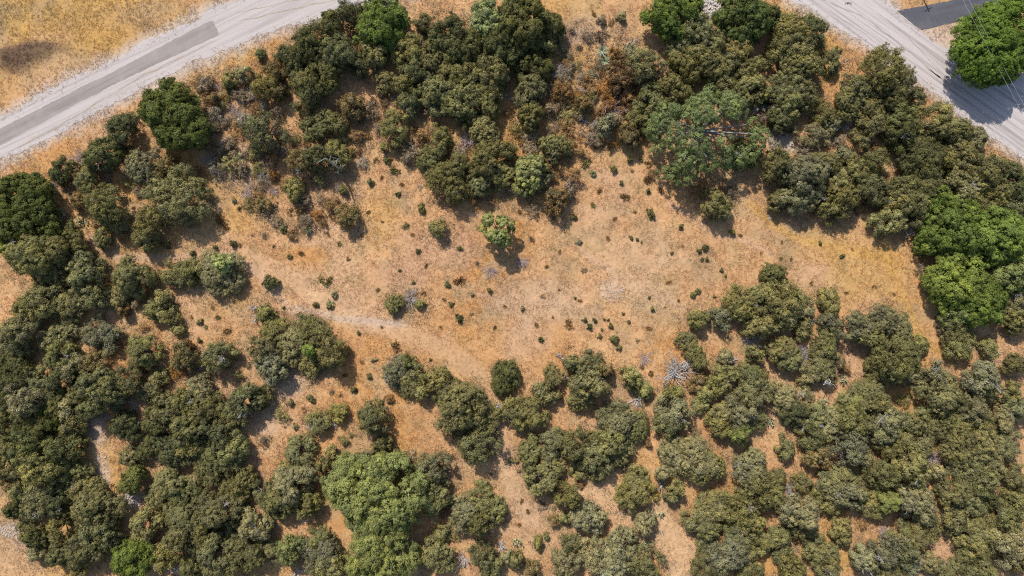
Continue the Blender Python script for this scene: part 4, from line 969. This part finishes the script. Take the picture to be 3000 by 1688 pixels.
WEEDS = """
1155 500 18 l|1187 660 15 l|995 713 9 l|957 824 16 l|1347 827 18 n|1669 553 20 w|1716 480 17 l|1896 524 18 n|1646 338 20 u|788 620 20 u|667 969 15 n|1158 1019 16 n|1140 1165 12 n|971 1153 11 u|837 1220 8 n|1663 952 18 n|1905 963 13 w|1879 1077 10 n|1905 1097 12 n|640 640 20 n|660 660 15 n|740 440 22 u|700 520 14 w|880 740 11 n|960 690 8 w|1020 760 7 n|1110 850 9 w|1240 860 8 n|1300 880 7 u|1480 900 7 n|1560 700 10 u|1600 780 8 n|1640 740 9 w|1710 790 9 u|1780 700 8 w|1800 640 8 n|1830 580 14 n|1760 560 12 w|1650 520 15 u|1940 560 14 w|2000 720 7 n|2170 690 8 n|2230 740 6 w|2320 760 7 n|2380 830 8 w|2290 710 7 l|2290 760 9 l|2500 730 6 w|1400 770 8 u|1250 780 8 n|1080 620 9 n|1120 650 7 w|1060 690 6 n|1210 690 10 w|1520 620 10 n|1620 640 8 w|1740 600 10 l|1860 620 7 n|1475 560 8 w|1570 955 9 n|1620 930 7 w|1450 960 8 n|1380 920 7 u|1290 960 7 w|1120 960 6 n|1190 1040 9 w|1060 1060 9 w|1010 1100 9 n|890 1200 9 w|1000 1160 8 l|830 1170 9 u|640 930 10 l|600 960 9 l|620 900 8 w|560 930 8 w|700 720 8 n|740 690 7 w|800 720 8 n|1900 480 11 n|1850 500 9 w|1790 450 10 u|1750 430 12 n|1700 410 11 w|1670 460 12 l|1600 620 9 n|1540 560 9 n|1440 620 8 w|1180 540 10 n|1120 520 9 w|1100 470 8 n|1070 400 18 w|1060 350 15 u|1085 300 18 u|900 420 14 w|860 410 14 u|620 300 18 w|590 260 16 w|1760 110 20 u|1790 70 14 w|1740 40 11 w|1700 140 14 u|1680 95 16 u|1660 170 10 w|2400 255 9 w|2420 230 8 l|2560 150 8 w|1590 1480 12 u|1570 1450 10 u|1530 1470 8 n|1545 1500 9 n|1520 1540 10 n|1620 1490 10 l|1600 1560 9 l|1440 1390 8 w|1450 1330 7 n|1330 1340 12 n|2450 1110 7 w|2660 1160 14 l|2700 1190 8 w|2740 930 7 w|2620 860 8 w|2480 860 7 n|2560 840 6 w|2000 1690 8 w|1960 830 9 w|1990 880 7 n|1950 900 6 w|1700 880 7 w|1640 850 6 n|1590 870 7 u
"""
for ent in WEEDS.replace("\n", "|").split("|"):
    q = ent.split()
    if len(q) < 4: continue
    px, py, r, k = float(q[0]), float(q[1]), float(q[2]), q[3]
    rr = random.Random(int(px * 13 + py)); x, y = base_xy(px, py, 0.2)
    o = link("weed_clump", rr.choice(WD)); s = r * S / 0.7
    o.location = (x, y, gz(x, y) - 0.02); o.scale = (s * rr.uniform(.85, 1.2), s * rr.uniform(.85, 1.2), s * rr.uniform(0.8, 1.1)); o.rotation_euler = (0, 0, rr.uniform(0, 6.28))
    c = WCOL[k]; f = rr.uniform(0.85, 1.2); o.color = (c[0] * f, c[1] * f, c[2] * f, 0)
    TREES.append((o, px, py, r, WNAME[k], 'weed clump', 'weed'))

# ------------------------------------------------------------------ scrub bushes of the upper belt
SCOL = {'u': (0.27, 0.215, 0.165, 0), 'n': (0.27, 0.175, 0.095, 0.1), 'f': (0.28, 0.145, 0.055, 0.3), 'l': (0.24, 0.215, 0.105, 0.05), 's': (0.30, 0.27, 0.24, 0)}
SNAME = {'u': 'grey-brown', 'n': 'brown', 'f': 'rusty', 'l': 'dull olive', 's': 'silvery'}
SB = []
for v in range(8):
    SB.append(crown_mesh("scrub_bush", 1.2, 1.3 + 0.1 * (v % 3), 7000 + v, base=0.0, lobes=9, cr=0.3, L=0.2, wr=0.3, per=20, cover=0.55, lobe_r=(0.2, 0.4), wob=0.5, rough=0.9, core=(v % 2 == 0))[0])
SCRUB = """
699 280 22 u|745 314 20 n|652 303 20 l|664 419 24 u|815 384 22 u|862 408 20 l|710 489 24 u|769 512 20 s|804 466 18 n|745 454 20 l|839 547 18 n|885 582 20 u|943 652 16 n|815 652 16 u|1048 303 18 l|1118 279 20 n|1083 326 22 u|1048 396 20 n|1025 443 14 n|1211 443 22 u|1235 396 22 n|1281 384 20 l|1514 384 22 l|1560 408 24 u|1619 384 20 u|1607 454 18 l|1654 349 22 l|1677 291 20 f|1712 233 16 n|1631 221 18 s|1666 163 14 u|1724 105 18 u|1770 268 24 f|1805 349 24 u|1841 384 22 n|1782 314 24 f|1747 373 26 s|1864 408 20 f|1560 466 16 n|1479 547 20 u|1444 594 16 n|1666 559 24 u|1631 606 18 n|1910 512 16 n|1980 524 18 n|2213 384 20 n|2236 349 22 u|2271 431 20 s|2050 559 22 n|2140 560 20 u|617 384 22 u|629 338 22 s|606 291 18 n|560 300 14 l|590 360 18 f|640 455 20 u|585 500 16 n|730 600 16 l|855 690 14 n|770 690 10 u|1180 420 20 n|1150 330 20 l|1110 375 16 u|1330 330 14 n|1395 330 16 u|1490 330 16 n|1600 240 20 f|1690 190 14 l|1765 60 16 u|1620 150 18 n|1580 520 20 l|1860 230 20 n|1750 330 20 n|1730 280 18 l|1700 340 16 u|1820 320 18 f|1245 330 16 u|905 340 20 u|880 320 18 n|1000 400 16 l|830 440 18 u|800 420 16 n|690 370 22 n|660 360 18 u|740 360 18 s|1330 450 18 n|1380 500 18 u|1390 590 14 n|1660 470 14 u|1690 500 12 n|300 500 20 u|380 540 20 l|290 640 18 n|360 690 16 n|380 450 18 l|210 560 18 u|250 500 18 l|405 560 16 u
2330 330 20 u|2400 300 16 l|2420 390 18 s|2460 410 20 u|2350 440 22 s|2560 430 16 n|2680 420 18 l|2390 620 16 n|2520 610 16 n|2580 680 16 l|2700 790 16 u|2720 840 18 u|2690 760 14 n|2760 960 18 u|400 890 16 u|420 960 16 n|520 1080 18 f|350 1000 16 n|250 980 16 u|320 1050 14 n|560 1080 16 u|480 1180 16 u|700 1100 16 l|700 1230 18 u|770 1290 16 u|820 1220 18 l|880 1380 16 n|1010 1290 16 l|1210 1340 16 u|1300 1500 14 n|1330 1570 14 l|1310 1480 14 u|1590 1350 14 n|1700 1420 14 n|1830 1370 16 u|1900 1300 14 n|2040 1270 14 u|2250 1170 16 n|2240 1100 14 l|2480 1080 16 n|2450 1000 14 u|2690 1110 16 n|2650 1170 16 l|2330 1580 14 n|2530 1540 14 n
"""
BELT = [W(*p) for p in [(520, 250), (640, 200), (760, 170), (900, 300), (1100, 290), (1300, 400), (1470, 380), (1600, 240), (1680, 60), (1790, 40), (1850, 120), (1900, 400), (1720, 470), (1640, 620), (1450, 610), (1250, 500), (1100, 420), (1040, 520), (930, 680), (750, 660), (640, 520), (560, 480)]]
def fill_scrub(n, seed):
    q = random.Random(seed); outl = []; pts = [(a[1], a[2], a[3]) for a in TREES]
    while len(outl) < n:
        px, py = q.uniform(530, 1880), q.uniform(150, 690); x, y = W(px, py)
        if not in_poly(np.array([x]), np.array([y]), BELT)[0]: continue
        if any(math.hypot(px - a, py - b) < c * 0.92 + 6 for a, b, c in pts): continue
        r = q.uniform(13, 25); pts.append((px, py, r * 0.8)); outl.append(f"{px:.0f} {py:.0f} {r:.0f} {q.choice('uuunnslf')}")
    return "|" + "|".join(outl)
SCRUB += fill_scrub(70, 4)
for ent in SCRUB.replace("\n", "|").split("|"):
    q = ent.split()
    if len(q) < 4: continue
    px, py, r, k = float(q[0]), float(q[1]), float(q[2]), q[3]
    rr = random.Random(int(px * 13 + py)); x, y = base_xy(px, py, 0.6)
    o = link("scrub_bush", rr.choice(SB)); s = r * S * 1.15 / 1.2
    o.location = (x, y, gz(x, y) - 0.02); o.scale = (s * rr.uniform(.85, 1.25), s * rr.uniform(.85, 1.25), s * rr.uniform(0.7, 1.1)); o.rotation_euler = (0, 0, rr.uniform(0, 6.28))
    c = SCOL[k]; f = rr.uniform(0.8, 1.2); o.color = (c[0] * f, c[1] * f, c[2] * f, c[3])
    TREES.append((o, px, py, r, SNAME[k], 'scrub bush', 'shrub'))

def undergrowth():
    r = np.random.default_rng(52); n = 150000
    X = r.uniform(-88, 88, n); Y = r.uniform(-50, 50, n)
    T = np.array([(*W(a[1], a[2]), a[3] * S) for a in TREES if a[5] in ('juniper', 'juniper tree', 'juniper bush')])
    d = np.full(n, 1e9)
    for tx, ty, tr in T: d = np.minimum(d, np.hypot(X - tx - 0.3, Y - ty + 0.5) - tr)
    p = np.where((d > -1.2) & (d < 2.2), 0.34 * sstep(2.2, 0.2, d), 0.0)
    nb = fbm(X, Y, 0.25, 33)
    p = np.maximum(p * sstep(0.30, 0.6, nb) * 1.3, np.where(in_poly(X, Y, BELT) & (d > -1.0), 0.62 * sstep(0.36, 0.58, fbm(X, Y, 0.16, 37)), 0))
    k = (r.random(n) < p) & ~road_mask(X, Y)
    X, Y = X[k], Y[k]; n = len(X); per = 9
    pal = np.array([(0.27, 0.20, 0.14), (0.24, 0.15, 0.085), (0.20, 0.175, 0.085), (0.33, 0.24, 0.15), (0.29, 0.24, 0.205), (0.26, 0.13, 0.055), (0.16, 0.155, 0.07)])
    ci = (vnoise(X, Y, 0.35, 5) * 4 + r.random(n) * 3).astype(int) % 7
    col = pal[ci] * r.uniform(0.75, 1.2, n)[:, None]
    sp = r.uniform(0.15, 0.42, n); h = r.uniform(0.12, 0.55, n)
    P = np.stack([X[:, None] + r.normal(0, 1, (n, per)) * sp[:, None], Y[:, None] + r.normal(0, 1, (n, per)) * sp[:, None], gheight(X, Y)[:, None] + r.random((n, per)) * h[:, None]], -1).reshape(-1, 3)
    V, F = leaves_at(P, norm(r.normal(size=(n * per, 3)) + np.array((0, 0, 0.5))), 0.24, 0.36, r)
    vc = np.repeat(np.repeat(col, per, 0) * r.uniform(0.75, 1.25, n * per)[:, None], 4, 0)
    tag(link("undergrowth", new_mesh("undergrowth", V, F, M_GRASS, vcol=vc)), kind="stuff")
undergrowth()

# ------------------------------------------------------------------ stones
def rubble(name, px, py, rx, ry, n, smin, smax, seed):
    q = np.random.default_rng(seed); V = []; F = []
    cube = np.array([(-1, -1, -1), (1, -1, -1), (1, 1, -1), (-1, 1, -1), (-.7, -.7, 1), (.7, -.7, 1), (.7, .7, 1), (-.7, .7, 1)], float)
    cf = [(0, 3, 2, 1), (4, 5, 6, 7), (0, 1, 5, 4), (1, 2, 6, 5), (2, 3, 7, 6), (3, 0, 4, 7)]
    for i in range(n):
        a = q.uniform(0, 6.28); d = math.sqrt(q.random()); x, y = W(px + math.cos(a) * d * rx, py + math.sin(a) * d * ry)
        s = q.uniform(smin, smax) * (q.random() ** 1.5 + 0.35); b = cube * np.array((s, s * q.uniform(.5, .9), s * q.uniform(.3, .55))) + q.normal(0, s * 0.14, (8, 3))
        t = q.uniform(0, 6.28); c, s2 = math.cos(t), math.sin(t)
        b = np.stack([b[:, 0] * c - b[:, 1] * s2, b[:, 0] * s2 + b[:, 1] * c, b[:, 2]], -1) + np.array((x, y, gz(x, y) + s * 0.2))
        k = len(V); V += list(b); F += [tuple(k + j for j in f) for f in cf]
    o = link(name, new_mesh(name, V, F, M_ROCK)); return tag(o, kind="stuff")
rubble("rubble", 2077, 22, 32, 34, 420, 0.09, 0.26, 1)
rubble("rubble", 1792, 852, 36, 44, 50, 0.06, 0.16, 2)
rubble("rubble", 372, 1470, 42, 22, 260, 0.08, 0.22, 3)
rubble("rubble", 296, 1375, 22, 70, 90, 0.06, 0.16, 4)
rubble("rubble", 280, 1250, 24, 40, 70, 0.06, 0.16, 5)
rubble("rubble", 28, 1556, 30, 18, 60, 0.06, 0.18, 6)
rubble("rubble", 860, 1115, 45, 40, 60, 0.06, 0.14, 7)
rubble("rubble", 2292, 412, 40, 22, 150, 0.07, 0.2, 8)
LANDMARKS.append((300, 1400, "the pale stony gully")); LANDMARKS.append((2077, 22, "the white stone heap")); LANDMARKS.append((1792, 852, "the clearing's scattered stones"))
LANDMARKS += [(641, 82, "the end of the paved strip"), (2700, 60, "the dark driveway"), (1960, 1600, "the sandy bottom path"), (2760, 1630, "the lower right sandy opening"),
              (2480, 1620, "the long sandy gap"), (30, 1650, "the bare lower left corner"), (2700, 1020, "the orange gap"), (2330, 1330, "the narrow right gap")]

# ------------------------------------------------------------------ utility pole and wires
def power_line():
    x0, y0 = W(2661, -96)
    t = bpy.data.objects.new("utility_pole", None); t.location = (x0, y0, 0); C.objects.link(t)
    V, F = tubes([((0, 0, -0.3), 0.16, (0, 0, 4), 0.14), ((0, 0, 4), 0.14, (0, 0, 8.3), 0.11), ((0, 0, 8.3), 0.11, (0, 0, 8.32), 0.01)], 10)
    link("pole", new_mesh("pole", V, F, M_BARK, smooth=True), t)
    dirx, diry = 0.478, -0.878      # along the line
    sx, sy = -diry, dirx
    V, F = tubes([((-sx * 0.7, -sy * 0.7, 7.9), 0.06, (sx * 0.7, sy * 0.7, 7.9), 0.06)], 6)
    link("crossarm", new_mesh("crossarm", V, F, M_BARK), t)
    for s in (-0.42, 0.42):
        segs = []; span = 62; n = 40
        for a in range(n):
            u0, u1 = a / n, (a + 1) / n
            f = lambda u: (sx * s + dirx * span * u, sy * s + diry * span * u, 8.0 - 4 * 0.9 * u * (1 - u))
            segs.append((f(u0), 0.013, f(u1), 0.013))
        V, F = tubes(segs, 5); link("wire", new_mesh("wire", V, F, M_WIRE, smooth=True), t)
    tag(t, "utility pole whose two thin wires cross the vivid green oak", "utility pole")
power_line()

# ------------------------------------------------------------------ labels that single each plant out
ORD = ["nearest", "second nearest", "third nearest", "fourth nearest", "fifth nearest", "sixth nearest", "seventh nearest", "eighth nearest", "ninth nearest", "tenth nearest", "eleventh nearest", "twelfth nearest",
       "thirteenth nearest", "fourteenth nearest", "fifteenth nearest", "sixteenth nearest", "seventeenth nearest", "eighteenth nearest", "nineteenth nearest", "twentieth nearest"]
buckets = {}
for rec in TREES:
    o, px, py, r, cn, noun, cat = rec
    if noun in ('juniper', 'juniper tree'): size = 'large' if r >= 60 else ('small' if r < 48 else 'mid-sized')
    elif noun == 'juniper bush': size = 'big' if r >= 28 else 'little'
    else: size = 'bigger' if r >= 12 else ('small' if r >= 8 else 'tiny')
    d, ph, dist = near_phrase(px, py)
    buckets.setdefault((size, cn, noun, d, ph), []).append((dist, rec))
GROUP = {'juniper': 'junipers of the scrub stand', 'juniper tree': 'grey-green junipers', 'juniper bush': 'low juniper bushes', 'seedling': 'seedlings dotting the clearing', 'weed clump': 'weed clumps on the dry grass', 'scrub bush': 'scrub bushes among the trees'}
for (size, cn, noun, d, ph), lst in buckets.items():
    lst.sort(key=lambda t: t[0])
    for i, (dist, rec) in enumerate(lst):
        o = rec[0]
        if len(lst) == 1: lab = f"{size} {cn} {noun} {d} {ph}"
        else: lab = f"{size} {cn} {noun} {d} {ph}, {ORD[min(i, 19)]}"
        tag(o, lab, rec[6], GROUP[noun])
